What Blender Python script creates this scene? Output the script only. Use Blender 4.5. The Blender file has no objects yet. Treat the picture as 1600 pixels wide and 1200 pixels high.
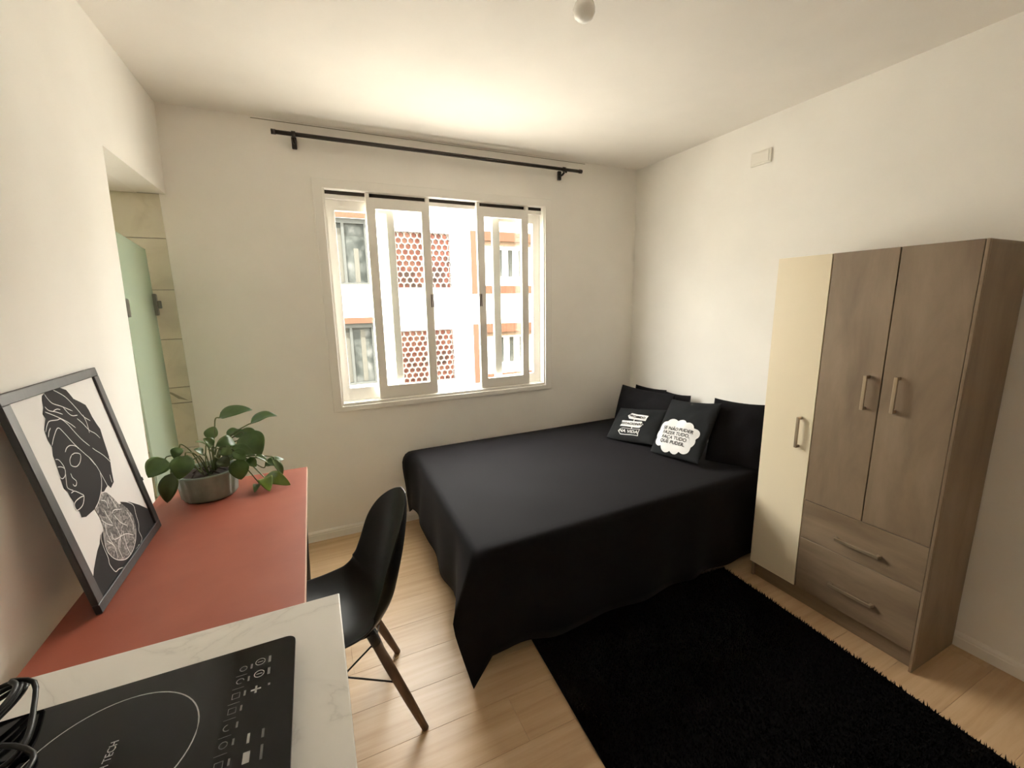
import bpy, bmesh, math, random
import numpy as np
from mathutils import Vector, Matrix, noise

random.seed(7)
SC = bpy.context.scene
COL = SC.collection

# ------------------------------------------------------------------ camera
cam_d = bpy.data.cameras.new('camera')
cam_d.sensor_fit = 'HORIZONTAL'
cam_d.sensor_width = 36.0
cam_d.lens = 36.0 * 670.7 / 1600.0
cam_d.clip_start = 0.02
cam = bpy.data.objects.new('camera', cam_d)
COL.objects.link(cam)
_R = Vector((0.9066, -0.4216, -0.0165)); _U = Vector((0.0940, 0.1635, 0.9821)); _F = Vector((0.4113, 0.8919, -0.1879))
_F.normalize(); _R = (_R - _F * _R.dot(_F)).normalized(); _U = _R.cross(_F)
m = Matrix((_R, _U, -_F)).transposed().to_4x4()
m.translation = Vector((0.6105, 0.0, 1.5042))
cam.matrix_world = m
SC.camera = cam

# ------------------------------------------------------------------ sky, sun, exposure
world = bpy.data.worlds.new('hazy_sky')
SC.world = world
world.use_nodes = True
bg = world.node_tree.nodes['Background']
bg.inputs['Color'].default_value = (1.0, 0.97, 0.92, 1)
bg.inputs['Strength'].default_value = 29.0
sun_d = bpy.data.lights.new('sun', 'SUN')
sun_d.energy = 54.0
sun_d.angle = math.radians(2)
sun_d.color = (1.0, 0.96, 0.89)
sun = bpy.data.objects.new('sun', sun_d)
COL.objects.link(sun)
sun.rotation_euler = Vector((0.12, 0.47, -1.0)).to_track_quat('-Z', 'Y').to_euler()
sun.location = (-1, -3, 14)
portal_d = bpy.data.lights.new('window_portal', 'AREA')
portal_d.shape = 'RECTANGLE'; portal_d.size = 1.5; portal_d.size_y = 1.3
portal_d.cycles.is_portal = True
portal = bpy.data.objects.new('window_portal', portal_d)
COL.objects.link(portal)
portal.location = (1.47, 3.03, 1.52)
portal.rotation_euler = (math.radians(-90), 0, 0)      # faces into the room
SC.view_settings.view_transform = 'Standard'
SC.view_settings.look = 'None'
SC.view_settings.exposure = 0.0
SC.view_settings.gamma = 1.0
SC.view_settings.use_curve_mapping = False
SC.cycles.use_denoising = True
SC.cycles.max_bounces = 14
SC.cycles.diffuse_bounces = 8
SC.cycles.glossy_bounces = 5
SC.cycles.transparent_max_bounces = 16
SC.cycles.sample_clamp_indirect = 8.0
SC.cycles.caustics_reflective = False
SC.cycles.caustics_refractive = False

# ------------------------------------------------------------------ materials
def srgb(r, g, b):
    f = lambda c: (c / 255 / 12.92) if c <= 10 else ((c / 255 + 0.055) / 1.055) ** 2.4
    return (f(r), f(g), f(b))

def new_mat(name, col, rough=0.6, metal=0.0, spec=0.5, sheen=0.0):
    mt = bpy.data.materials.new(name)
    mt.use_nodes = True
    b = mt.node_tree.nodes['Principled BSDF']
    b.inputs['Base Color'].default_value = (*col, 1)
    b.inputs['Roughness'].default_value = rough
    b.inputs['Metallic'].default_value = metal
    b.inputs['Specular IOR Level'].default_value = spec
    if sheen:
        b.inputs['Sheen Weight'].default_value = sheen
        b.inputs['Sheen Roughness'].default_value = 0.4
    mt.diffuse_color = (*col, 1)
    return mt

def N(mt, typ, **kw):
    n = mt.node_tree.nodes.new(typ)
    for k, v in kw.items():
        if k in n.inputs: n.inputs[k].default_value = v
        else: setattr(n, k, v)
    return n

def L(mt, a, b): mt.node_tree.links.new(a, b)

def bsdf(mt): return mt.node_tree.nodes['Principled BSDF']

def coords(mt, scale=(1, 1, 1), rnd=False):
    tc = N(mt, 'ShaderNodeTexCoord')
    mp = N(mt, 'ShaderNodeMapping')
    mp.inputs['Scale'].default_value = scale
    L(mt, tc.outputs['Object'], mp.inputs['Vector'])
    if rnd:
        oi = N(mt, 'ShaderNodeObjectInfo')
        mu = N(mt, 'ShaderNodeMath', operation='MULTIPLY'); mu.inputs[1].default_value = 37.0
        L(mt, oi.outputs['Random'], mu.inputs[0])
        cb = N(mt, 'ShaderNodeCombineXYZ')
        for i in range(3): L(mt, mu.outputs[0], cb.inputs[i])
        L(mt, cb.outputs[0], mp.inputs['Location'])
    return mp.outputs['Vector']

def ramp(mt, fac, stops):
    r = N(mt, 'ShaderNodeValToRGB')
    e = r.color_ramp.elements
    while len(e) > 1: e.remove(e[-1])
    e[0].position = stops[0][0]; e[0].color = (*stops[0][1], 1)
    for p, c in stops[1:]:
        k = e.new(p); k.color = (*c, 1)
    L(mt, fac, r.inputs['Fac'])
    return r.outputs['Color']

def bump(mt, fac, strength=0.2, dist=0.002):
    b = N(mt, 'ShaderNodeBump')
    b.inputs['Strength'].default_value = strength
    b.inputs['Distance'].default_value = dist
    L(mt, fac, b.inputs['Height'])
    L(mt, b.outputs['Normal'], bsdf(mt).inputs['Normal'])

def plaster(name, col):
    mt = new_mat(name, col, 0.85, spec=0.25)
    v = coords(mt)
    n = N(mt, 'ShaderNodeTexNoise', Scale=3.0, Detail=4.0)
    L(mt, v, n.inputs['Vector'])
    c = ramp(mt, n.outputs['Fac'], [(0.3, tuple(x * 0.97 for x in col)), (0.7, tuple(min(1, x * 1.02) for x in col))])
    L(mt, c, bsdf(mt).inputs['Base Color'])
    n2 = N(mt, 'ShaderNodeTexNoise', Scale=140.0, Detail=3.0)
    L(mt, v, n2.inputs['Vector'])
    bump(mt, n2.outputs['Fac'], 0.12, 0.002)
    return mt

def wood(name, dark, mid, light, scale, rough=0.5, rnd=True, bstr=0.05):
    mt = new_mat(name, mid, rough)
    v = coords(mt, scale, rnd)
    n = N(mt, 'ShaderNodeTexNoise', Scale=1.0, Detail=6.0, Roughness=0.6, Distortion=0.4)
    L(mt, v, n.inputs['Vector'])
    c = ramp(mt, n.outputs['Fac'], [(0.28, dark), (0.5, mid), (0.72, light)])
    L(mt, c, bsdf(mt).inputs['Base Color'])
    bump(mt, n.outputs['Fac'], bstr, 0.002)
    return mt

M = {}
M['wall'] = plaster('wall_paint', (0.91, 0.887, 0.84))
M['ceiling'] = plaster('ceiling_paint', (0.875, 0.84, 0.79))
M['trim'] = new_mat('white_trim_paint', (0.89, 0.868, 0.82), 0.45)
M['floor_base'] = new_mat('floor_joint', (0.30, 0.20, 0.115), 0.8)
M['plank'] = wood('oak_laminate', (0.43, 0.28, 0.15), (0.52, 0.355, 0.205), (0.59, 0.42, 0.26), (1.6, 26.0, 8.0), 0.38)
M['wardrobe'] = wood('brown_wood_panel', (0.150, 0.100, 0.060), (0.205, 0.145, 0.090), (0.26, 0.19, 0.125), (7.0, 7.0, 1.8), 0.5)
M['wardrobe_h'] = wood('brown_wood_panel_across', (0.150, 0.100, 0.060), (0.205, 0.145, 0.090), (0.26, 0.19, 0.125), (9.0, 1.8, 12.0), 0.5)
M['cream'] = new_mat('cream_lacquer', (0.80, 0.70, 0.52), 0.35)
M['handle'] = new_mat('champagne_metal', (0.42, 0.33, 0.23), 0.35, metal=0.7)
M['black_metal'] = new_mat('black_metal', (0.012, 0.011, 0.011), 0.45)
M['rod'] = new_mat('dark_brown_metal', (0.03, 0.022, 0.017), 0.4, metal=0.4)
M['black_plastic'] = new_mat('black_plastic', (0.008, 0.0085, 0.009), 0.33, spec=0.28)
M['leg_wood'] = wood('walnut_leg', (0.07, 0.04, 0.022), (0.105, 0.06, 0.034), (0.14, 0.085, 0.05), (40, 40, 6), 0.5)
M['white_plastic'] = new_mat('white_plastic', (0.82, 0.79, 0.72), 0.35)
M['frame_black'] = wood('black_stained_wood', (0.018, 0.016, 0.015), (0.026, 0.024, 0.023), (0.034, 0.031, 0.03), (60, 6, 60), 0.4)
M['paper'] = new_mat('paper', (0.72, 0.70, 0.68), 0.6)
M['ink'] = new_mat('print_ink', (0.030, 0.028, 0.028), 0.7, spec=0.1)
M['soil'] = new_mat('soil', (0.035, 0.022, 0.014), 0.95)
M['stem'] = new_mat('plant_stem', (0.10, 0.13, 0.035), 0.5)
M['white_print'] = new_mat('white_textile_print', (0.72, 0.71, 0.70), 0.7)
M['black_print'] = new_mat('black_textile_print', (0.012, 0.012, 0.012), 0.8)
M['cord'] = new_mat('black_rubber', (0.007, 0.007, 0.007), 0.35, spec=0.3)
M['glass_print'] = new_mat('grey_glass_print', (0.36, 0.36, 0.355), 0.4)
M['glass_print_dim'] = new_mat('dim_glass_print', (0.13, 0.13, 0.127), 0.4)
M['cooktop_body'] = new_mat('cooktop_body', (0.015, 0.015, 0.015), 0.5)
M['cooktop'] = new_mat('black_ceramic_glass', (0.004, 0.004, 0.0045), 0.07, spec=0.22)
M['cabinet'] = new_mat('white_cabinet', (0.72, 0.69, 0.62), 0.4)
M['mattress'] = new_mat('mattress_fabric', (0.45, 0.43, 0.40), 0.9)
M['steel'] = new_mat('dark_steel', (0.16, 0.16, 0.14), 0.35, metal=0.8)
M['dark'] = new_mat('dark_slot', (0.03, 0.022, 0.016), 0.8)

mt = M['red'] = new_mat('terracotta_red_laminate', (0.30, 0.078, 0.038), 0.5)
v = coords(mt)
n = N(mt, 'ShaderNodeTexNoise', Scale=6.0, Detail=5.0); L(mt, v, n.inputs['Vector'])
L(mt, ramp(mt, n.outputs['Fac'], [(0.3, (0.245, 0.060, 0.034)), (0.7, (0.295, 0.078, 0.046))]), bsdf(mt).inputs['Base Color'])
n = N(mt, 'ShaderNodeTexNoise', Scale=260.0, Detail=2.0); L(mt, v, n.inputs['Vector'])
bump(mt, n.outputs['Fac'], 0.15, 0.001)
M['edge_band'] = new_mat('pale_edge_band', (0.62, 0.42, 0.32), 0.5)

mt = M['marble'] = new_mat('marble_slab', (0.62, 0.60, 0.55), 0.3)
v = coords(mt)
n = N(mt, 'ShaderNodeTexNoise', Scale=2.6, Detail=7.0, Roughness=0.55, Distortion=1.2); L(mt, v, n.inputs['Vector'])
ab = N(mt, 'ShaderNodeMath', operation='SUBTRACT'); L(mt, n.outputs['Fac'], ab.inputs[0]); ab.inputs[1].default_value = 0.5
a2 = N(mt, 'ShaderNodeMath', operation='ABSOLUTE'); L(mt, ab.outputs[0], a2.inputs[0])
L(mt, ramp(mt, a2.outputs[0], [(0.0, (0.62, 0.60, 0.56)), (0.006, (0.70, 0.68, 0.635)), (0.03, (0.735, 0.715, 0.67)), (0.2, (0.75, 0.73, 0.69))]), bsdf(mt).inputs['Base Color'])

mt = M['bedspread'] = new_mat('black_cotton', (0.0095, 0.0085, 0.0100), 0.85, spec=0.10, sheen=0.02)
v = coords(mt)
n = N(mt, 'ShaderNodeTexNoise', Scale=420.0, Detail=2.0); L(mt, v, n.inputs['Vector']); bump(mt, n.outputs['Fac'], 0.25, 0.0006)
mt = M['pillow'] = new_mat('black_pillowcase', (0.010, 0.0095, 0.011), 0.85, spec=0.1, sheen=0.0)
v = coords(mt)
n = N(mt, 'ShaderNodeTexNoise', Scale=30.0, Detail=4.0); L(mt, v, n.inputs['Vector']); bump(mt, n.outputs['Fac'], 0.25, 0.004)
mt = M['cushion'] = new_mat('charcoal_cushion', (0.016, 0.017, 0.018), 0.85, spec=0.12, sheen=0.0)
v = coords(mt)
n = N(mt, 'ShaderNodeTexNoise', Scale=26.0, Detail=4.0); L(mt, v, n.inputs['Vector']); bump(mt, n.outputs['Fac'], 0.25, 0.004)
M['rug'] = new_mat('black_pile', (0.0075, 0.0070, 0.0068), 1.0, spec=0.0)

mt = M['neck_print'] = new_mat('leaf_pattern_print', (0.2, 0.19, 0.18), 0.6)
v = coords(mt, (38, 38, 60))
n = N(mt, 'ShaderNodeTexNoise', Scale=1.6, Detail=5.0, Roughness=0.7, Distortion=1.5); L(mt, v, n.inputs['Vector'])
L(mt, ramp(mt, n.outputs['Fac'], [(0.40, (0.03, 0.028, 0.027)), (0.52, (0.16, 0.145, 0.135)), (0.66, (0.42, 0.40, 0.38))]), bsdf(mt).inputs['Base Color'])

def leaf_mat(name, a, b):
    mt = new_mat(name, a, 0.32)
    v = coords(mt, (1, 1, 1), True)
    n = N(mt, 'ShaderNodeTexNoise', Scale=22.0, Detail=3.0); L(mt, v, n.inputs['Vector'])
    L(mt, ramp(mt, n.outputs['Fac'], [(0.35, a), (0.7, b)]), bsdf(mt).inputs['Base Color'])
    tr = N(mt, 'ShaderNodeBsdfTranslucent'); tr.inputs['Color'].default_value = (b[0] * 1.6, b[1] * 1.6, b[2], 1)
    mx = N(mt, 'ShaderNodeMixShader'); mx.inputs['Fac'].default_value = 0.18
    out = mt.node_tree.nodes['Material Output']
    L(mt, bsdf(mt).outputs[0], mx.inputs[1]); L(mt, tr.outputs[0], mx.inputs[2]); L(mt, mx.outputs[0], out.inputs['Surface'])
    return mt
LEAFM = [leaf_mat('dark_green_leaf', (0.045, 0.095, 0.022), (0.085, 0.16, 0.04)),
         leaf_mat('mid_green_leaf', (0.075, 0.13, 0.035), (0.14, 0.20, 0.07)),
         leaf_mat('shaded_olive_leaf', (0.035, 0.055, 0.014), (0.055, 0.08, 0.02)),
         leaf_mat('young_yellow_green_leaf', (0.10, 0.16, 0.012), (0.16, 0.22, 0.02))]

mt = M['pot'] = new_mat('grey_green_glazed_ceramic', (0.2, 0.25, 0.2), 0.18)
v = coords(mt, (1, 1, 1))
n = N(mt, 'ShaderNodeTexNoise', Scale=16.0, Detail=4.0); L(mt, v, n.inputs['Vector'])
L(mt, ramp(mt, n.outputs['Fac'], [(0.35, (0.17, 0.215, 0.175)), (0.7, (0.25, 0.30, 0.25))]), bsdf(mt).inputs['Base Color'])

mt = M['tile'] = new_mat('glazed_wall_tile', (0.70, 0.66, 0.54), 0.16)
v = coords(mt, (1, 1, 1), True)
n = N(mt, 'ShaderNodeTexNoise', Scale=5.0, Detail=6.0, Distortion=1.0); L(mt, v, n.inputs['Vector'])
L(mt, ramp(mt, n.outputs['Fac'], [(0.3, (0.60, 0.56, 0.45)), (0.5, (0.70, 0.66, 0.54)), (0.75, (0.73, 0.69, 0.58))]), bsdf(mt).inputs['Base Color'])
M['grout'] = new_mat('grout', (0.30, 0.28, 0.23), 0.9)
M['tile_motif'] = new_mat('tile_motif_grey', (0.30, 0.28, 0.20), 0.3)

def clear_glass(name, tint, gloss=0.06, rough=0.0):
    mt = bpy.data.materials.new(name); mt.use_nodes = True
    nt = mt.node_tree; nt.nodes.remove(nt.nodes['Principled BSDF'])
    t = N(mt, 'ShaderNodeBsdfTransparent'); t.inputs['Color'].default_value = (*tint, 1)
    g = N(mt, 'ShaderNodeBsdfGlossy'); g.inputs['Roughness'].default_value = rough
    mx = N(mt, 'ShaderNodeMixShader'); mx.inputs['Fac'].default_value = gloss
    L(mt, t.outputs[0], mx.inputs[1]); L(mt, g.outputs[0], mx.inputs[2])
    L(mt, mx.outputs[0], nt.nodes['Material Output'].inputs['Surface'])
    return mt
M['pane'] = clear_glass('clear_window_glass', (0.975, 0.985, 0.975), 0.04)
mt = M['green_glass'] = clear_glass('green_tempered_glass', (0.77, 0.85, 0.78), 0.05)
# a little haze in the old tempered glass
d = N(mt, 'ShaderNodeBsdfDiffuse'); d.inputs['Color'].default_value = (0.66, 0.74, 0.63, 1)
mx = N(mt, 'ShaderNodeMixShader'); mx.inputs['Fac'].default_value = 0.30
o = mt.node_tree.nodes['Material Output']; src = o.inputs['Surface'].links[0].from_socket
L(mt, src, mx.inputs[1]); L(mt, d.outputs[0], mx.inputs[2]); L(mt, mx.outputs[0], o.inputs['Surface'])
M['glass_edge'] = new_mat('polished_glass_edge', (0.62, 0.75, 0.62), 0.2)

# outdoors
M['facade'] = new_mat('pale_render', (0.75, 0.735, 0.70), 0.9, spec=0)
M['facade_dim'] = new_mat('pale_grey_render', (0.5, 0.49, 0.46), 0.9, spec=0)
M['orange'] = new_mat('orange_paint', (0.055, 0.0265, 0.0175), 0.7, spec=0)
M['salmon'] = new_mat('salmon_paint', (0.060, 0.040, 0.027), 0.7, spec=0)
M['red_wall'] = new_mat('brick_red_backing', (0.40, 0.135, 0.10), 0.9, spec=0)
mt = M['red_wall']
v = coords(mt)
n = N(mt, 'ShaderNodeTexNoise', Scale=2.6, Detail=3.0); L(mt, v, n.inputs['Vector'])
L(mt, ramp(mt, n.outputs['Fac'], [(0.36, (0.10, 0.07, 0.06)), (0.5, (0.21, 0.085, 0.065)), (0.7, (0.26, 0.14, 0.10))]), bsdf(mt).inputs['Base Color'])
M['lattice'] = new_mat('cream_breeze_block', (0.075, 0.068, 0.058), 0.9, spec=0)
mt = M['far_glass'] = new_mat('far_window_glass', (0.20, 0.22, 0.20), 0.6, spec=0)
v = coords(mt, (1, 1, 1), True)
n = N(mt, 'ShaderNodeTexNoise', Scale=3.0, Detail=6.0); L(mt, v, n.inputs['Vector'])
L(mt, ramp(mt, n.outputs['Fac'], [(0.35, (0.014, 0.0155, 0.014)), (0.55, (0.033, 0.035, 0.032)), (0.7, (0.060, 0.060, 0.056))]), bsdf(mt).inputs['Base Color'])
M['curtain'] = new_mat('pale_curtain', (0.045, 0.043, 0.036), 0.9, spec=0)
M['street'] = new_mat('pale_paving', (0.50, 0.48, 0.45), 0.9, spec=0)
M['far_steel'] = new_mat('grey_metal', (0.036, 0.037, 0.034), 0.6, spec=0)

# ------------------------------------------------------------------ mesh helpers
def tag(o, label=None, cat=None, group=None, kind=None):
    if label: o['label'] = label
    if cat: o['category'] = cat
    if group: o['group'] = group
    if kind: o['kind'] = kind
    return o

def empty(name, loc=(0, 0, 0), rot=(0, 0, 0)):
    o = bpy.data.objects.new(name, None)
    COL.objects.link(o); o.location = loc; o.rotation_euler = rot
    o.empty_display_size = 0.05
    return o

def link(name, me, mat, parent=None, smooth=False):
    o = bpy.data.objects.new(name, me)
    COL.objects.link(o)
    if mat is not None and not me.materials: me.materials.append(mat)
    if parent is not None: o.parent = parent
    if smooth:
        for p in me.polygons: p.use_smooth = True
    return o

def mesh(name, verts, faces):
    me = bpy.data.meshes.new(name)
    me.from_pydata([tuple(v) for v in verts], [], faces)
    me.update()
    return me

def box_me(name, x0, x1, y0, y1, z0, z1, bev=0.0, seg=1):
    bm = bmesh.new()
    bmesh.ops.create_cube(bm, size=1.0)
    for vv in bm.verts:
        vv.co = Vector(((x0 + x1) / 2 + vv.co.x * (x1 - x0), (y0 + y1) / 2 + vv.co.y * (y1 - y0), (z0 + z1) / 2 + vv.co.z * (z1 - z0)))
    if bev > 0:
        bmesh.ops.bevel(bm, geom=bm.edges[:], offset=bev, segments=seg, affect='EDGES', profile=0.5)
    bmesh.ops.recalc_face_normals(bm, faces=bm.faces[:])
    me = bpy.data.meshes.new(name); bm.to_mesh(me); bm.free()
    return me

def box(name, x0, x1, y0, y1, z0, z1, mat, parent=None, bev=0.0, seg=1):
    return link(name, box_me(name, min(x0, x1), max(x0, x1), min(y0, y1), max(y0, y1), min(z0, z1), max(z0, z1), bev, seg), mat, parent)

def tube_data(pts, rad, seg=8, closed=False, cap=True):
    pts = [Vector(p) for p in pts]
    n = len(pts)
    rads = rad if isinstance(rad, (list, tuple)) else [rad] * n
    vs, fs = [], []
    up = None
    for i, p in enumerate(pts):
        a = pts[(i - 1) % n] if (closed or i > 0) else p
        b = pts[(i + 1) % n] if (closed or i < n - 1) else p
        t = (b - a).normalized()
        if up is None:
            up = t.orthogonal().normalized()
        else:
            up = (up - t * up.dot(t))
            up = up.normalized() if up.length > 1e-6 else t.orthogonal().normalized()
        s = t.cross(up)
        for k in range(seg):
            an = 2 * math.pi * k / seg
            vs.append(p + (up * math.cos(an) + s * math.sin(an)) * rads[i])
    rng = n if closed else n - 1
    for i in range(rng):
        j = (i + 1) % n
        for k in range(seg):
            l = (k + 1) % seg
            fs.append((i * seg + k, i * seg + l, j * seg + l, j * seg + k))
    if cap and not closed:
        fs.append(tuple(range(seg))[::-1]); fs.append(tuple((n - 1) * seg + k for k in range(seg)))
    return vs, fs

def tube(name, pts, rad, mat, parent=None, seg=8, closed=False):
    vs, fs = tube_data(pts, rad, seg, closed)
    return link(name, mesh(name, vs, fs), mat, parent, smooth=True)

def smooth_pts(pts, per=6):
    """Catmull-Rom through pts."""
    P = [Vector(p) for p in pts]
    P = [P[0] * 2 - P[1]] + P + [P[-1] * 2 - P[-2]]
    out = []
    for i in range(1, len(P) - 2):
        for k in range(per):
            t = k / per
            a, b, c, d = P[i - 1], P[i], P[i + 1], P[i + 2]
            out.append(0.5 * (2 * b + (c - a) * t + (2 * a - 5 * b + 4 * c - d) * t * t + (3 * b - a - 3 * c + d) * t ** 3))
    out.append(P[-2])
    return out

def lathe(name, prof, mat, parent=None, seg=32, smooth=True):
    vs, fs = [], []
    for (r, z) in prof:
        for k in range(seg):
            a = 2 * math.pi * k / seg
            vs.append((r * math.cos(a), r * math.sin(a), z))
    for i in range(len(prof) - 1):
        for k in range(seg):
            l = (k + 1) % seg
            fs.append((i * seg + k, i * seg + l, (i + 1) * seg + l, (i + 1) * seg + k))
    if prof[0][0] > 1e-5: fs.append(tuple(range(seg))[::-1])
    if prof[-1][0] > 1e-5: fs.append(tuple((len(prof) - 1) * seg + k for k in range(seg)))
    me = mesh(name, vs, fs)
    bm = bmesh.new(); bm.from_mesh(me); bmesh.ops.remove_doubles(bm, verts=bm.verts[:], dist=1e-6)
    bmesh.ops.recalc_face_normals(bm, faces=bm.faces[:]); bm.to_mesh(me); bm.free()
    return link(name, me, mat, parent, smooth)

def wall_me(name, axis, a0, a1, z0, z1, t0, t1, holes):
    """A slab in the plane (a, z), a = x when axis 'y' else y, thickness t0..t1 along axis; rectangular holes; one connected mesh."""
    A = sorted({a0, a1, *[h[0] for h in holes], *[h[1] for h in holes]})
    Z = sorted({z0, z1, *[h[2] for h in holes], *[h[3] for h in holes]})
    A = [a for a in A if a0 - 1e-9 <= a <= a1 + 1e-9]; Z = [z for z in Z if z0 - 1e-9 <= z <= z1 + 1e-9]
    solid = {}
    for i in range(len(A) - 1):
        for k in range(len(Z) - 1):
            ca, cz = (A[i] + A[i + 1]) / 2, (Z[k] + Z[k + 1]) / 2
            solid[i, k] = not any(h[0] < ca < h[1] and h[2] < cz < h[3] for h in holes)
    idx, vs, fs = {}, [], []
    def vid(i, k, s):
        if (i, k, s) not in idx:
            t = (t0, t1)[s]
            idx[i, k, s] = len(vs)
            vs.append((A[i], t, Z[k]) if axis == 'y' else (t, A[i], Z[k]))
        return idx[i, k, s]
    for (i, k), s in solid.items():
        if not s: continue
        fs.append((vid(i, k, 0), vid(i + 1, k, 0), vid(i + 1, k + 1, 0), vid(i, k + 1, 0)))
        fs.append((vid(i, k, 1), vid(i, k + 1, 1), vid(i + 1, k + 1, 1), vid(i + 1, k, 1)))
        for di, dk, e in ((-1, 0, ((i, k), (i, k + 1))), (1, 0, ((i + 1, k), (i + 1, k + 1))), (0, -1, ((i, k), (i + 1, k))), (0, 1, ((i, k + 1), (i + 1, k + 1)))):
            if not solid.get((i + di, k + dk), False):
                (p, q) = e
                fs.append((vid(*p, 0), vid(*q, 0), vid(*q, 1), vid(*p, 1)))
    me = mesh(name, vs, fs)
    bm = bmesh.new(); bm.from_mesh(me); bmesh.ops.recalc_face_normals(bm, faces=bm.faces[:]); bm.to_mesh(me); bm.free()
    return me

def prism(name, pts, h, mat, parent=None, base=0.0):
    """Extrude a 2-D polygon (x, y) from z = base to base + h."""
    n = len(pts)
    vs = [(x, y, base) for x, y in pts] + [(x, y, base + h) for x, y in pts]
    fs = [tuple(range(n))[::-1], tuple(range(n, 2 * n))] + [(i, (i + 1) % n, n + (i + 1) % n, n + i) for i in range(n)]
    me = mesh(name, vs, fs)
    bm = bmesh.new(); bm.from_mesh(me)
    bmesh.ops.triangulate(bm, faces=[f for f in bm.faces if len(f.verts) > 4])
    bmesh.ops.recalc_face_normals(bm, faces=bm.faces[:]); bm.to_mesh(me); bm.free()
    return link(name, me, mat, parent)

def ribbon_data(pts, w, z):
    """Flat stroke of width w along 2-D pts at height z, tapered at the ends."""
    P = [Vector((p[0], p[1])) for p in pts]
    vs, fs = [], []
    n = len(P)
    for i, p in enumerate(P):
        t = (P[min(i + 1, n - 1)] - P[max(i - 1, 0)])
        t = t.normalized() if t.length > 1e-9 else Vector((1, 0))
        nn = Vector((-t.y, t.x)) * (w / 2) * (0.45 if i in (0, n - 1) else 1.0)
        vs += [(p.x + nn.x, p.y + nn.y, z), (p.x - nn.x, p.y - nn.y, z)]
    for i in range(n - 1):
        fs.append((2 * i, 2 * i + 1, 2 * i + 3, 2 * i + 2))
    return vs, fs

def text_tris(body, size, align='CENTER', bold=0.0):
    cu = bpy.data.curves.new('text', 'FONT')
    cu.body = body; cu.size = size; cu.align_x = align; cu.align_y = 'CENTER'; cu.resolution_u = 3
    cu.offset = bold
    o = bpy.data.objects.new('text', cu); COL.objects.link(o)
    dg = bpy.context.evaluated_depsgraph_get(); dg.update()
    ev = o.evaluated_get(dg)
    me = ev.to_mesh()
    vs = [tuple(vv.co) for vv in me.vertices]; fs = [tuple(p.vertices) for p in me.polygons]
    ev.to_mesh_clear()
    bpy.data.objects.remove(o); bpy.data.curves.remove(cu)
    return vs, fs

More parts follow.
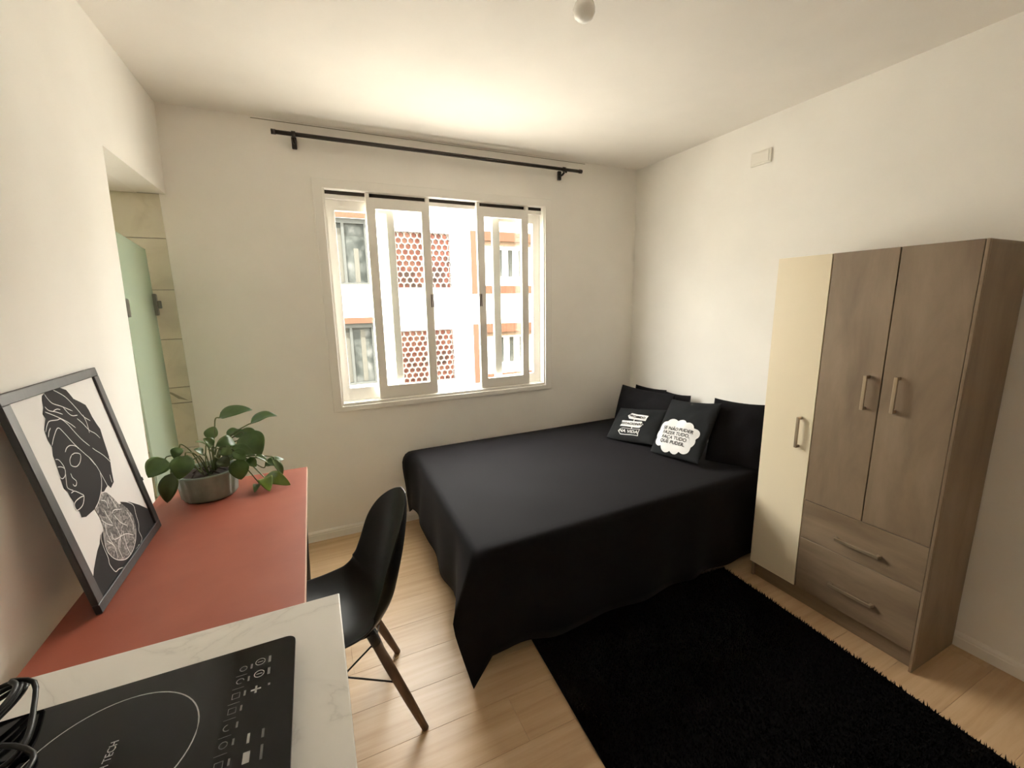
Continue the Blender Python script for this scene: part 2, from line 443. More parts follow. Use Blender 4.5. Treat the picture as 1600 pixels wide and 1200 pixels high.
# traced outlines of the print (unit coordinates) and the plant's leaves (base, tip, width, colour, tilt)
ART = {'head': [(0.3844, 0.9595), (0.45, 0.9592), (0.535, 0.9603), (0.5863, 0.9351), (0.6029, 0.9132), (0.6218, 0.8834), (0.6781, 0.8563), (0.7202, 0.8335), (0.7315, 0.8032), (0.7354, 0.7663), (0.7492, 0.7268), (0.7674, 0.691), (0.7509, 0.6291), (0.7376, 0.5695), (0.7245, 0.5224), (0.6881, 0.4699), (0.6588, 0.4159), (0.5981, 0.4016), (0.5804, 0.424), (0.543, 0.4187), (0.4603, 0.4002), (0.3963, 0.383), (0.3493, 0.3782), (0.2477, 0.3797), (0.2093, 0.3924), (0.2154, 0.4219), (0.1914, 0.4392), (0.2048, 0.4687), (0.1966, 0.501), (0.1959, 0.5258), (0.1777, 0.5483), (0.187, 0.5893), (0.1991, 0.6252), (0.2097, 0.6636), (0.2135, 0.6936), (0.2382, 0.7282), (0.238, 0.7302), (0.23, 0.7629), (0.2351, 0.7877), (0.24, 0.8083), (0.2689, 0.8321), (0.2909, 0.8492), (0.2836, 0.8703), (0.3152, 0.8968), (0.3298, 0.9247), (0.3468, 0.9436)], 'neck': [(0.4785, 0.4236), (0.5288, 0.403), (0.5703, 0.3578), (0.6039, 0.3039), (0.6364, 0.2954), (0.6762, 0.25), (0.7054, 0.1948), (0.6883, 0.1407), (0.6151, 0.0866), (0.53, 0.0588), (0.4378, 0.0591), (0.3664, 0.0853), (0.3151, 0.1221), (0.2882, 0.167), (0.2936, 0.2068), (0.3317, 0.2506), (0.3547, 0.2827), (0.3604, 0.3303), (0.3504, 0.3763), (0.4131, 0.3936)], 'body': [(0.3357, 0.268), (0.3068, 0.2313), (0.2874, 0.2021), (0.2882, 0.167), (0.3151, 0.1221), (0.3664, 0.0853), (0.4378, 0.0591), (0.53, 0.0588), (0.6151, 0.0866), (0.6883, 0.1407), (0.7054, 0.1948), (0.6762, 0.25), (0.6364, 0.2954), (0.6317, 0.3081), (0.7372, 0.2676), (0.8485, 0.2039), (0.9402, 0.1446), (1.0, 0.0), (0.0, 0.0), (0.0777, 0.1436), (0.1157, 0.1701), (0.1646, 0.1958), (0.2093, 0.2177), (0.2549, 0.233), (0.2934, 0.2605)], 'lines': [[(0.4591, 0.9592), (0.4979, 0.9348), (0.5443, 0.9061), (0.5813, 0.8662), (0.615, 0.8208), (0.641, 0.7857), (0.6938, 0.7518)],
 [(0.369, 0.9488), (0.3787, 0.925), (0.4035, 0.8983), (0.4686, 0.8726), (0.554, 0.8327)],
 [(0.4804, 0.8658), (0.5034, 0.8331), (0.5318, 0.8131), (0.5854, 0.8046)],
 [(0.3241, 0.8973), (0.3445, 0.8758), (0.3975, 0.8587), (0.4488, 0.837)],
 [(0.3791, 0.8668), (0.4172, 0.8685), (0.4461, 0.8607)],
 [(0.3068, 0.8766), (0.356, 0.8535), (0.4148, 0.8232), (0.4725, 0.7875), (0.5123, 0.7547)],
 [(0.2389, 0.7977), (0.2644, 0.8157), (0.2914, 0.8294), (0.3165, 0.8328), (0.3785, 0.824), (0.4127, 0.8213), (0.4523, 0.7872), (0.4825, 0.7423), (0.52, 0.692), (0.5701, 0.6442)],
 [(0.2916, 0.8051), (0.2663, 0.7934), (0.2409, 0.7733)],
 [(0.5652, 0.7916), (0.5992, 0.7597), (0.6361, 0.7137), (0.6845, 0.6843), (0.7165, 0.6503)],
 [(0.6413, 0.7957), (0.6443, 0.7498), (0.6265, 0.7007)],
 [(0.5874, 0.6294), (0.6139, 0.6069), (0.6402, 0.5893)],
 [(0.3197, 0.681), (0.3483, 0.6939), (0.3891, 0.6955), (0.4327, 0.6807), (0.4519, 0.6611)],
 [(0.363, 0.6549), (0.4016, 0.6535), (0.4424, 0.6348), (0.4125, 0.6073), (0.3673, 0.597), (0.3355, 0.6045), (0.3177, 0.6192), (0.3298, 0.6412), (0.363, 0.6549)],
 [(0.2382, 0.7345), (0.289, 0.7658), (0.3522, 0.7912), (0.3844, 0.7609), (0.4201, 0.7053), (0.454, 0.663), (0.4913, 0.621), (0.5259, 0.5836), (0.5419, 0.5485), (0.5127, 0.5977), (0.5438, 0.5499), (0.5556, 0.5071), (0.564, 0.4608), (0.5722, 0.4058)],
 [(0.2136, 0.6762), (0.2375, 0.6671), (0.2517, 0.6423), (0.2556, 0.6203)],
 [(0.2045, 0.643), (0.2351, 0.6336), (0.2527, 0.6177), (0.2352, 0.5956), (0.2058, 0.588), (0.1884, 0.5972), (0.1908, 0.6304)],
 [(0.2834, 0.587), (0.2821, 0.5662), (0.3001, 0.5423), (0.2823, 0.5269), (0.2643, 0.531), (0.2612, 0.5413)],
 [(0.2466, 0.6058), (0.2173, 0.5669), (0.2052, 0.5433), (0.2225, 0.5267), (0.2405, 0.5168)],
 [(0.2135, 0.5124), (0.2482, 0.5104), (0.2906, 0.4807), (0.306, 0.4641), (0.2739, 0.4398), (0.2402, 0.4313), (0.1975, 0.434), (0.1938, 0.4567), (0.2158, 0.4693), (0.2703, 0.4701), (0.306, 0.4641)],
 [(0.5556, 0.5071), (0.5336, 0.4671), (0.4785, 0.4236), (0.4131, 0.3936), (0.35, 0.3787)],
 [(0.5945, 0.621), (0.6639, 0.57), (0.7071, 0.525), (0.7217, 0.5041)],
 [(0.7391, 0.5817), (0.7352, 0.5498), (0.7179, 0.53)],
 [(0.6457, 0.462), (0.6368, 0.4363), (0.6334, 0.4211)],
 [(0.4717, 0.4182), (0.5288, 0.403), (0.5703, 0.3578), (0.6052, 0.3017)],
 [(0.489, 0.2966), (0.5264, 0.3017), (0.6064, 0.2737)],
 [(0.338, 0.2554), (0.2936, 0.2068), (0.2882, 0.167), (0.3151, 0.1221), (0.3664, 0.0853), (0.4378, 0.0591), (0.53, 0.0588), (0.6151, 0.0866), (0.6725, 0.1301)],
 [(0.626, 0.312), (0.7039, 0.2778), (0.762, 0.2334), (0.7448, 0.1873), (0.7274, 0.1326), (0.695, 0.1025), (0.6937, 0.0586), (0.6541, 0.0329)],
 [(0.613, 0.0483), (0.6313, 0.0351), (0.5721, 0.0379)],
 [(0.3389, 0.2705), (0.3029, 0.2637), (0.2807, 0.2435), (0.2701, 0.2029), (0.2668, 0.1508), (0.2533, 0.1192), (0.2733, 0.0694), (0.3134, 0.062), (0.3625, 0.0371)],
 [(0.3596, 0.3153), (0.4005, 0.2744), (0.4503, 0.2448)],
 [(0.4987, 0.2886), (0.5369, 0.2235), (0.5921, 0.1828)],
 [(0.4293, 0.3407), (0.4336, 0.2997), (0.4506, 0.2527)],
 [(0.5212, 0.1807), (0.4907, 0.1117), (0.4948, 0.0509)],
 [(0.3237, 0.2156), (0.3694, 0.1623), (0.3539, 0.1062)],
 [(0.5007, 0.1817), (0.4064, 0.1443), (0.3964, 0.0763)],
 [(0.3827, 0.29), (0.3553, 0.2398), (0.3694, 0.1623)],
 [(0.4696, 0.2364), (0.4666, 0.1727), (0.4122, 0.1334)],
 [(0.6533, 0.2421), (0.666, 0.1679), (0.6266, 0.116)],
 [(0.4382, 0.3918), (0.4824, 0.3671), (0.4741, 0.3307)],
 [(0.5366, 0.3785), (0.5553, 0.331), (0.5678, 0.2933)],
 [(0.3915, 0.2233), (0.4022, 0.1865), (0.5342, 0.1581), (0.6116, 0.1142)]]}
LEAVES = [([0.2498, 1.9568, 1.0775], [0.3618, 1.9819, 1.0903], 0.0588, 0, 0.5),
 ([0.3495, 1.9792, 1.0344], [0.4467, 1.9805, 1.0561], 0.07, 0, 0.7),
 ([0.3237, 1.9426, 1.0037], [0.3832, 1.9047, 0.9225], 0.098, 0, 0.2),
 ([0.3057, 1.9898, 1.0031], [0.3692, 2.0041, 0.9696], 0.0448, 1, 0.3),
 ([0.2956, 1.9261, 0.9837], [0.2429, 1.8732, 0.989], 0.0532, 0, 0.2),
 ([0.2868, 1.8934, 0.9711], [0.361, 1.8895, 0.9287], 0.0448, 0, 0.3),
 ([0.1991, 1.9967, 0.9876], [0.2198, 2.0218, 1.0305], 0.0476, 1, 0.2),
 ([0.2042, 1.9465, 0.9584], [0.171, 1.9186, 1.0044], 0.0336, 1, 0.8),
 ([0.0793, 1.898, 0.9581], [0.0321, 1.8567, 0.9098], 0.0756, 0, 0.2),
 ([0.1559, 1.8332, 0.9799], [0.1336, 1.8026, 0.9039], 0.0728, 0, 0.2),
 ([0.0992, 1.8615, 0.9129], [0.0793, 1.8365, 0.8114], 0.0588, 2, 0.4),
 ([0.1264, 1.8983, 0.9955], [0.1113, 1.8744, 0.9604], 0.0392, 0, 0.4),
 ([0.3031, 1.8765, 0.9262], [0.3083, 1.8674, 0.8444], 0.0672, 0, 0.1),
 ([0.3568, 1.9193, 0.9172], [0.3981, 1.9184, 0.8805], 0.0252, 1, 0.6),
 ([0.3808, 1.9657, 0.8518], [0.4512, 2.002, 0.8581], 0.042, 0, 0.5),
 ([0.4138, 1.9629, 0.8778], [0.4408, 1.9484, 0.7975], 0.0308, 1, 0.7),
 ([0.2459, 1.8637, 0.9405], [0.2799, 1.8508, 0.9108], 0.0476, 2, 0.2),
 ([0.2686, 1.8893, 0.9422], [0.32, 1.8906, 0.9354], 0.028, 1, 0.3),
 ([0.1949, 1.8932, 0.9582], [0.1745, 1.8681, 0.988], 0.0336, 0, 0.4),
 ([0.3243, 1.9735, 0.9701], [0.3739, 1.9846, 0.9389], 0.0616, 0, 0.2),
 ([0.2206, 1.9297, 0.9753], [0.1981, 1.9144, 1.0139], 0.0392, 1, 0.4),
 ([0.2603, 1.9899, 0.9949], [0.3075, 2.0107, 1.0046], 0.0392, 0, 0.5),
 ([0.3283, 1.9129, 0.9095], [0.3589, 1.9095, 0.8732], 0.0364, 0, 0.3),
 ([0.1747, 1.8477, 0.9583], [0.1457, 1.8309, 0.9512], 0.042, 0, 0.3),
 ([0.2553, 1.876, 0.9722], [0.2923, 1.8639, 0.9512], 0.042, 1, 0.2),
 ([0.2878, 1.9756, 0.99], [0.3295, 1.9952, 1.0007], 0.0448, 0, 0.4),
 ([0.3896, 1.9677, 0.8753], [0.4233, 1.965, 0.8469], 0.0364, 0, 0.4),
 ([0.2959, 1.8749, 0.9612], [0.3314, 1.8624, 0.9212], 0.0476, 0, 0.25),
 ([0.376, 1.9821, 0.8], [0.4724, 1.883, 0.783], 0.0606, 3, 0.15),
 ([0.3727, 1.97, 0.8], [0.4008, 1.8511, 0.783], 0.0554, 3, 0.1),
 ([0.3527, 1.9268, 0.795], [0.3469, 1.8666, 0.783], 0.0264, 1, 0.3)]

# ------------------------------------------------------------------ the room
D, W, H = 2.858, 3.04, 2.5
YB = -1.7
floor = box('floor', -1.25, 3.2, YB - 0.12, 3.0, -0.12, -0.009, M['floor_base'])
tag(floor, 'light oak laminate floor of long planks in the bedroom', 'floor', kind='structure')
PW, PL = 0.187, 1.29
row = 0
y = YB
while y < D - 0.005:
    y1 = min(y + PW, D)
    x = -((row * 0.47) % 1.0) * PL - 0.06
    while x < W - 0.005:
        a, b = max(x, -0.06), min(x + PL, W)
        if b - a > 0.02:
            box('plank', a + 0.0003, b - 0.0003, y + 0.0003, y1 - 0.0003, -0.009, 0.0, M['plank'], floor, bev=0.0006)
        x += PL
    y = y1
    row += 1

ceil = box('ceiling', -0.12, W + 0.15, YB - 0.12, 3.0, H, H + 0.14, M['ceiling'])
tag(ceil, 'plain off-white plaster ceiling over the bedroom', 'ceiling', kind='structure')

WX0, WX1, WZ0, WZ1 = 0.742, 2.208, 0.871, 2.167
ww = link('wall_far', wall_me('wall_far', 'y', -0.028, W + 0.15, -0.1, H + 0.1, D, D + 0.142, [(WX0, WX1, WZ0, WZ1)]), M['wall'])
tag(ww, 'cream plaster wall holding the sliding window behind the bed', 'wall', kind='structure')
wr = box('wall_right', W, W + 0.15, YB - 0.12, D + 0.01, -0.1, H + 0.1, M['wall'])
tag(wr, 'cream plaster wall behind the pillows and the wardrobe', 'wall', kind='structure')
wl = link('wall_left', wall_me('wall_left', 'x', YB - 0.12, D, -0.1, H + 0.1, -0.12, 0.0, [(2.108, D, -0.1, 2.073)]), M['wall'])
wl.data.transform(Matrix(((1, 0, 0.027, -0.0567), (0, 1, 0, 0), (0, 0, 1, 0), (0, 0, 0, 1))))      # the old wall leans a little
tag(wl, 'cream plaster wall behind the desk with the bathroom opening', 'wall', kind='structure')
wb = box('wall_back', -0.12, W + 0.15, YB - 0.12, YB, -0.1, H + 0.1, M['wall'])
tag(wb, 'plain cream wall closing the room behind the viewer', 'wall', kind='structure')

def baseboard(name, p0, p1, inward, label):
    prof = [(0, 0), (0.015, 0), (0.015, 0.043), (0.0125, 0.046), (0.0125, 0.055), (0.008, 0.062), (0.003, 0.066), (0, 0.066)]
    p0, p1, n_ = Vector(p0), Vector(p1), Vector(inward)
    vs = [p0 + n_ * a + Vector((0, 0, z)) for a, z in prof] + [p1 + n_ * a + Vector((0, 0, z)) for a, z in prof]
    k = len(prof)
    fs = [tuple(range(k)), tuple(range(k, 2 * k))[::-1]] + [(i, (i + 1) % k, k + (i + 1) % k, k + i) for i in range(k)]
    me = mesh(name, vs, fs)
    bm = bmesh.new(); bm.from_mesh(me); bmesh.ops.recalc_face_normals(bm, faces=bm.faces[:]); bm.to_mesh(me); bm.free()
    tag(link(name, me, M['trim']), label, 'baseboard', kind='structure')
baseboard('baseboard_far', (0.0, D, 0), (W - 0.015, D, 0), (0, -1, 0), 'white moulded baseboard below the window wall')
baseboard('baseboard_right', (W, D, 0), (W, YB, 0), (-1, 0, 0), 'white moulded baseboard beside the wardrobe')
baseboard('baseboard_left', (-0.055, YB, 0), (-0.055, 2.10, 0), (1, 0, 0), 'white moulded baseboard under the desk')
tr = box('shadow_gap_line', 0.42, 2.55, D - 0.0015, D, H - 0.0105, H - 0.007, M['grout'])  # grey strip stands in for the thin shadow at the ceiling join
tag(tr, 'thin dark strip painted in for the shadow gap along the ceiling above the curtain rod', 'shadow line', kind='structure')

# ---- bathroom seen through the opening in the left wall
bf = link('wall_bathroom_far', wall_me('wall_bathroom_far', 'y', -1.25, -0.028, -0.1, 2.3, D + 0.011, D + 0.142, [(-1.11, -0.39, 1.337, 1.855)]), M['grout'])
tag(bf, 'tiled bathroom wall seen past the glass door', 'wall', kind='structure')
rows = [2.073, 1.855, 1.596, 1.337, 1.075, 0.988, 0.729, 0.470, 0.211, 0.0]
for i in range(len(rows) - 1):
    z1, z0 = rows[i], rows[i + 1]
    x1 = -0.030
    while x1 > -1.12:
        x0 = max(x1 - 0.36, -1.13)
        if i in (1, 2) and x1 < -0.3 and x0 > -1.12:
            x1 = x0; continue          # opening for the added bathroom window
        t = box('tile', x0 + 0.0015, x1 - (0.0015 if x1 < -0.1 else -0.0018), D + 0.001, D + 0.011, z0 + 0.0016, z1 - 0.0016, M['tile'], bf, bev=0.0015)
        if i == 4:      # narrow decorative border tile with a slanted leaf mark
            xa, xb = max(x1 - 0.115, x0 + 0.01), x1 - 0.012
            for k in range(3 if x1 - x0 > 0.3 else 1):
                o_ = -0.115 * k
                pts = [(xa + o_, z1 - 0.012), (xa + o_ + 0.035, z1 - 0.026), (xb + o_ - 0.034, z0 + 0.034), (xb + o_, z0 + 0.010), (xb + o_ - 0.045, z0 + 0.024), (xa + o_ + 0.03, z1 - 0.036)]
                q = prism('leaf_motif', pts, 0.0008, M['tile_motif'], t)
                q.data.transform(Matrix(((1, 0, 0, 0), (0, 0, -1, D + 0.0013), (0, 1, 0, 0), (0, 0, 0, 1))))
        x1 = x0
tag(box('wall_bathroom_left', -1.25, -1.13, 1.2, D + 0.011, -0.1, 2.3, M['tile']), 'bathroom side wall hidden beyond the glass door', 'wall', kind='structure')
tag(box('wall_bathroom_near', -1.25, -0.12, 1.2, 1.32, -0.1, 2.3, M['tile']), 'bathroom near wall hidden beyond the desk wall', 'wall', kind='structure')
tag(box('ceiling_bathroom', -1.25, -0.12, 1.2, D + 0.142, 2.073, 2.3, M['ceiling']), 'low bathroom ceiling seen through the opening', 'ceiling', kind='structure')

w2 = link('added_window', wall_me('added_window', 'y', -1.11, -0.39, 1.337, 1.855, D + 0.05, D + 0.08, [(-1.07, -0.77, 1.377, 1.815), (-0.73, -0.43, 1.377, 1.815)]), M['trim'])  # unseen window added to bring daylight into the dark bathroom
tag(w2, 'small white window out of sight, added to let daylight into the bathroom', 'window', kind='structure')
for xa in (-1.075, -0.735):
    box('pane', xa, xa + 0.31, D + 0.063, D + 0.067, 1.372, 1.82, M['pane'], w2)

dr = empty('door_1', (-0.028, 2.125, 0.0), (0, 0, math.radians(7.2)))
tag(dr, 'green tempered glass bathroom door standing slightly open', 'door', kind='structure')
box('glass_panel', -0.004, 0.004, 0.0, 0.70, 0.02, 1.795, M['green_glass'], dr, bev=0.001)
box('glass_edge', -0.0042, 0.0042, 0.7002, 0.7016, 0.02, 1.795, M['glass_edge'], dr)
for zz in (0.30, 1.47):
    hg = box('hinge', -0.010, 0.010, -0.014, 0.05, zz, zz + 0.07, M['steel'], dr, bev=0.003)
hn = box('lock_case', -0.018, 0.018, 0.662, 0.712, 1.465, 1.575, M['steel'], dr, bev=0.004, seg=2)
box('latch_knob', 0.018, 0.034, 0.675, 0.70, 1.50, 1.54, M['steel'], hn, bev=0.004, seg=2)

# ------------------------------------------------------------------ window
win = link('window_1', wall_me('window_1', 'y', 0.689, 2.262, 0.837, 2.221, D - 0.014, D - 0.0005, [(WX0, WX1, WZ0, WZ1)]), M['trim'])
tag(win, 'white four-leaf sliding window with a wide flat casing', 'window', kind='structure')
bv = win.modifiers.new('bevel', 'BEVEL'); bv.width = 0.003; bv.segments = 2
# lining of the opening, sill, tracks
box('jamb_lining', WX0, WX0 + 0.010, D - 0.004, D + 0.141, WZ0, WZ1, M['trim'], win)
box('jamb_lining', WX1 - 0.010, WX1, D - 0.004, D + 0.141, WZ0, WZ1, M['trim'], win)
box('window_sill', WX0 + 0.010, WX1 - 0.010, D - 0.006, D + 0.141, WZ0, WZ0 + 0.018, M['trim'], win, bev=0.002)
box('head_track', WX0 + 0.010, WX1 - 0.010, D + 0.034, D + 0.040, WZ1 - 0.020, WZ1, M['dark'], win)
box('head_rail', WX0 + 0.010, WX1 - 0.010, D + 0.036, D + 0.141, WZ1 - 0.045, WZ1 - 0.020, M['trim'], win)
for yy in (0.020, 0.066, 0.11):
    box('sill_runner', WX0 + 0.010, WX1 - 0.010, D + yy - 0.003, D + yy + 0.003, WZ0 + 0.018, WZ0 + 0.024, M['trim'], win)

def sash(x0, x1, y0, y1, z0, z1, stile, rail_t, rail_b, horns=0.0):
    me = wall_me('sash', 'y', x0, x1, z0, z1, y0, y1, [(x0 + stile, x1 - stile, z0 + rail_b, z1 - rail_t)])
    s = link('sash', me, M['trim'], win)
    bb = s.modifiers.new('bevel', 'BEVEL'); bb.width = 0.0025; bb.segments = 2
    if horns:
        for xx in (x0, x1 - 0.022):
            box('roller_post', xx, xx + 0.022, y0, y1, z1, z1 + horns, M['trim'], s)
    ym = (y0 + y1) / 2
    box('pane', x0 + stile - 0.006, x1 - stile + 0.006, ym - 0.002, ym + 0.002, z0 + rail_b - 0.006, z1 - rail_t + 0.006, M['pane'], s)
    return s
s1 = sash(0.978, 1.368, D + 0.006, D + 0.032, 0.896, 2.138, 0.054, 0.062, 0.080, 0.026)
s2 = sash(1.690, 2.080, D + 0.006, D + 0.032, 0.896, 2.138, 0.054, 0.062, 0.066, 0.026)
sash(0.754, 1.150, D + 0.056, D + 0.082, 0.892, 2.120, 0.048, 0.060, 0.080)
sash(1.822, 2.196, D + 0.056, D + 0.082, 0.892, 2.120, 0.056, 0.060, 0.070)
for s, xx in ((s1, 1.352), (s2, 1.696)):
    pl = box('finger_pull', xx - 0.004, xx + 0.0165, D + 0.0035, D + 0.0065, 1.475, 1.565, M['white_plastic'], s)
    for dx in (-0.003, 0.009):
        box('pull_slot', xx + dx, xx + dx + 0.006, D + 0.0020, D + 0.005, 1.478, 1.562, M['dark'], s)

# ------------------------------------------------------------------ outside: street and the building across it
st = box('street', -40, 45, 3.3, 12.4, -7.1, -7.0, M['street'])
tag(st, 'pale paved street below the window', 'street', kind='structure')
FY = 12.0
bd = empty('apartment_building', (4.0, FY, -7.0))
tag(bd, 'pale apartment block with orange window surrounds across the street', 'building')
def brel(o):        # keep world-space meshes while parented to the empty
    o.data.transform(Matrix.Translation((-4.0, -FY, 7.0))) if not o.data.get('moved') else None
    return o
st_h = 2.62
holes = []
for fl in (-1, 0, 1):
    z = fl * st_h
    holes += [(2.72, 4.33, z - 0.70, z + 0.77), (0.30, 2.12, z - 0.62, z + 1.02), (4.93, 9.2, z - 0.86, z + 0.87), (-3.2, -1.4, z - 0.62, z + 1.02), (10.6, 12.2, z - 0.70, z + 0.77)]
fw = link('facade_wall', wall_me('facade_wall', 'y', -40, 45, -7.0, 4.7, FY, FY + 0.3, holes), M['facade'], bd); brel(fw)
rear = box('rear_wall', -40, 45, FY + 0.9, FY + 1.0, -7.0, 4.7, M['facade_dim'], bd); brel(rear)

def hex_lattice(x0, x1, z0, z1, y0, y1, R=0.098, t=0.021):
    """Openwork of hexagonal rings; neighbouring rings share their walls."""
    vs, fs = [], []
    dx = R * math.sqrt(3); dz = R * 1.5
    r_in = R - t / math.cos(math.pi / 6) * 0.9
    rowi = 0; z = z0 + R * 0.6
    while z < z1 - R * 0.2:
        x = x0 + (dx / 2 if rowi % 2 else 0) + 0.02
        while x < x1:
            b = len(vs)
            for yy in (y0, y1):
                for rr in (R, r_in):
                    for k in range(6):
                        a = math.pi / 6 + k * math.pi / 3
                        vs.append((min(max(x + rr * math.cos(a), x0), x1), yy, min(max(z + rr * math.sin(a), z0), z1)))
            for k in range(6):
                l = (k + 1) % 6
                fs.append((b + k, b + l, b + 6 + l, b + 6 + k))
                fs.append((b + 6 + k, b + 6 + l, b + 18 + l, b + 18 + k))
            x += dx
        z += dz; rowi += 1
    return vs, fs
for fl in (-1, 0, 1):
    z = fl * st_h
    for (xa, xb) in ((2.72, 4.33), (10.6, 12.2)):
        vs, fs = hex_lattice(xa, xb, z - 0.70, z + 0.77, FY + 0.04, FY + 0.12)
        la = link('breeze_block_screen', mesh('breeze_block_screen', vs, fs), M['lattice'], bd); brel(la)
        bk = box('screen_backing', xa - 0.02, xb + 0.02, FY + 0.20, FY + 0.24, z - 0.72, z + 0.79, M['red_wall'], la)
        bk.data.transform(Matrix.Translation((-4.0, -FY, 7.0)))
    # windows with grey glass on the left of the screens
    for xa, xb in ((0.30, 2.12), (-3.2, -1.4)):
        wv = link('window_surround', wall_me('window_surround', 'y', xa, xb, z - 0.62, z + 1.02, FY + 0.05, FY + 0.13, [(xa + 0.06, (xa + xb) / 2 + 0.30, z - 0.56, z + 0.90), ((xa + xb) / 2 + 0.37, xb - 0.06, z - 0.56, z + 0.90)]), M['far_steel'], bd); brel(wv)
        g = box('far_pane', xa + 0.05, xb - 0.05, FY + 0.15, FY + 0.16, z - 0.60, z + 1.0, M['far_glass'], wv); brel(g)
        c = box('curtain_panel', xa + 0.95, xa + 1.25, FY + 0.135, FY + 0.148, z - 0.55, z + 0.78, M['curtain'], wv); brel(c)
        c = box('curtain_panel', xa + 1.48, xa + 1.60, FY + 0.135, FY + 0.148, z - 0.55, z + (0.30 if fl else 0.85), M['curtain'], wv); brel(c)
        ob = box('orange_lintel', xa - 0.1, xb + 0.1, FY - 0.05, FY, z + 1.02, z + 1.17, M['orange'], wv); brel(ob)
    # wide loggias with orange surround on the right
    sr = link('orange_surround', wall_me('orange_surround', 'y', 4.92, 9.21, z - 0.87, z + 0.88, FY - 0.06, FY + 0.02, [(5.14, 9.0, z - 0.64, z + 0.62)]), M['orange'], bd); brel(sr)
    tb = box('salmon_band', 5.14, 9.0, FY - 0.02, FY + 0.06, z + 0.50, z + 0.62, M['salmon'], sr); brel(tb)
    lw = box('loggia_wall', 5.0, 9.15, FY + 0.36, FY + 0.42, z - 0.86, z + 0.86, M['facade'], sr); brel(lw)
    for xa in (5.9, 6.25, 6.6, 7.6):
        c = box('loggia_window_bar', xa, xa + 0.12, FY + 0.30, FY + 0.36, z - 0.35, z + 0.42, M['far_steel'], sr); brel(c)
cp = box('roof_coping', -40, 45, FY - 0.08, FY + 1.1, 4.7, 4.8, M['facade'], bd); brel(cp)

us = box('roof_slab', -40, 45, -2.2, 3.0, H + 0.14, H + 0.40, M['facade_dim'])
tag(box('wall_light_block_below', -40, 45, -2.2, 3.0, -7.0, -0.121, M['facade_dim']), 'unseen lower storeys below the bedroom, added to block sky light from beneath', 'building', kind='structure')  # this block and both side blocks added to cut sky light on the facade
tag(box('wall_light_block_left', -40, -1.26, -2.2, 3.0, -0.12, H + 0.139, M['facade_dim']), 'unseen flats beyond the bathroom, added to block sky light', 'building', kind='structure')
tag(box('wall_light_block_right', W + 0.16, 45, -2.2, 3.0, -0.12, H + 0.139, M['facade_dim']), 'unseen flats beyond the wardrobe wall, added to block sky light', 'building', kind='structure')
tag(us, 'roof slab of this building above the bedroom', 'building', kind='structure')

# ------------------------------------------------------------------ curtain rod
ROD = D - 0.075
cr = empty('curtain_rod', (0.525, ROD, 2.412))
tag(cr, 'dark brown curtain rod on two brackets above the window', 'curtain rod')
tube('rod', [(0, 0, 0), (1.935, 0, 0)], 0.011, M['rod'], cr, seg=14)
for xx in (-0.012, 1.925):
    tube('end_cap', [(xx, 0, 0), (xx + 0.022, 0, 0)], 0.0135, M['rod'], cr, seg=14)
for xx in (0.095, 1.80):
    br = box('bracket', xx - 0.013, xx + 0.013, 0.055, 0.0745, -0.055, 0.005, M['rod'], cr, bev=0.003)
    tube('bracket_arm', [(xx, 0.06, -0.03), (xx, 0.02, -0.03), (xx, 0.0, -0.020)], 0.007, M['rod'], br, seg=8)
    tube('bracket_ring', [(xx - 0.010, 0, 0), (xx + 0.010, 0, 0)], 0.0155, M['rod'], br, seg=14)
    if xx > 1:
        tube('clamp_screw', [(xx + 0.012, 0.0, -0.014), (xx + 0.012, -0.012, -0.020)], 0.006, M['rod'], br, seg=8)

# ------------------------------------------------------------------ ceiling lamp
cl = empty('ceiling_lamp', (1.516, 1.352, H))
tag(cl, 'bare white bulb in a ceiling socket above the bed', 'lamp')
lathe('socket', [(0.052, -0.0005), (0.052, -0.008), (0.046, -0.016), (0.028, -0.020), (0.026, -0.030), (0.0, -0.030)], M['white_plastic'], cl)
lathe('bulb', [(0.014, -0.030), (0.020, -0.034), (0.031, -0.046), (0.036, -0.060), (0.036, -0.070), (0.030, -0.084), (0.018, -0.093), (0.0, -0.096)], new_mat('opal_glass', (0.93, 0.92, 0.88), 0.12), cl)

# ------------------------------------------------------------------ wall plates
def plate(name, y0, y1, z0, z1, label, cat):
    r = empty(name, (W, (y0 + y1) / 2, (z0 + z1) / 2))
    tag(r, label, cat)
    hy, hz = (y1 - y0) / 2, (z1 - z0) / 2
    b = box('cover_plate', -0.012, -0.0004, -hy, hy, -hz, hz, M['white_plastic'], r, bev=0.004, seg=2)
    return r, b, hy, hz
r, b, hy, hz = plate('junction_cover', 1.738, 1.862, 2.252, 2.328, 'blank white cover plate high on the wall above the wardrobe end', 'wall plate')
box('raised_panel', -0.0145, -0.012, -hy + 0.012, hy - 0.012, -hz + 0.010, hz - 0.010, M['white_plastic'], b, bev=0.001)
r, b, hy, hz = plate('wall_outlet', 1.742, 1.888, 0.735, 0.815, 'white socket plate on the wall just above the rightmost pillow', 'outlet')
for yy in (-0.035, 0.035):
    k = box('socket_insert', -0.014, -0.012, yy - 0.022, yy + 0.022, -0.025, 0.025, M['white_plastic'], b, bev=0.001)

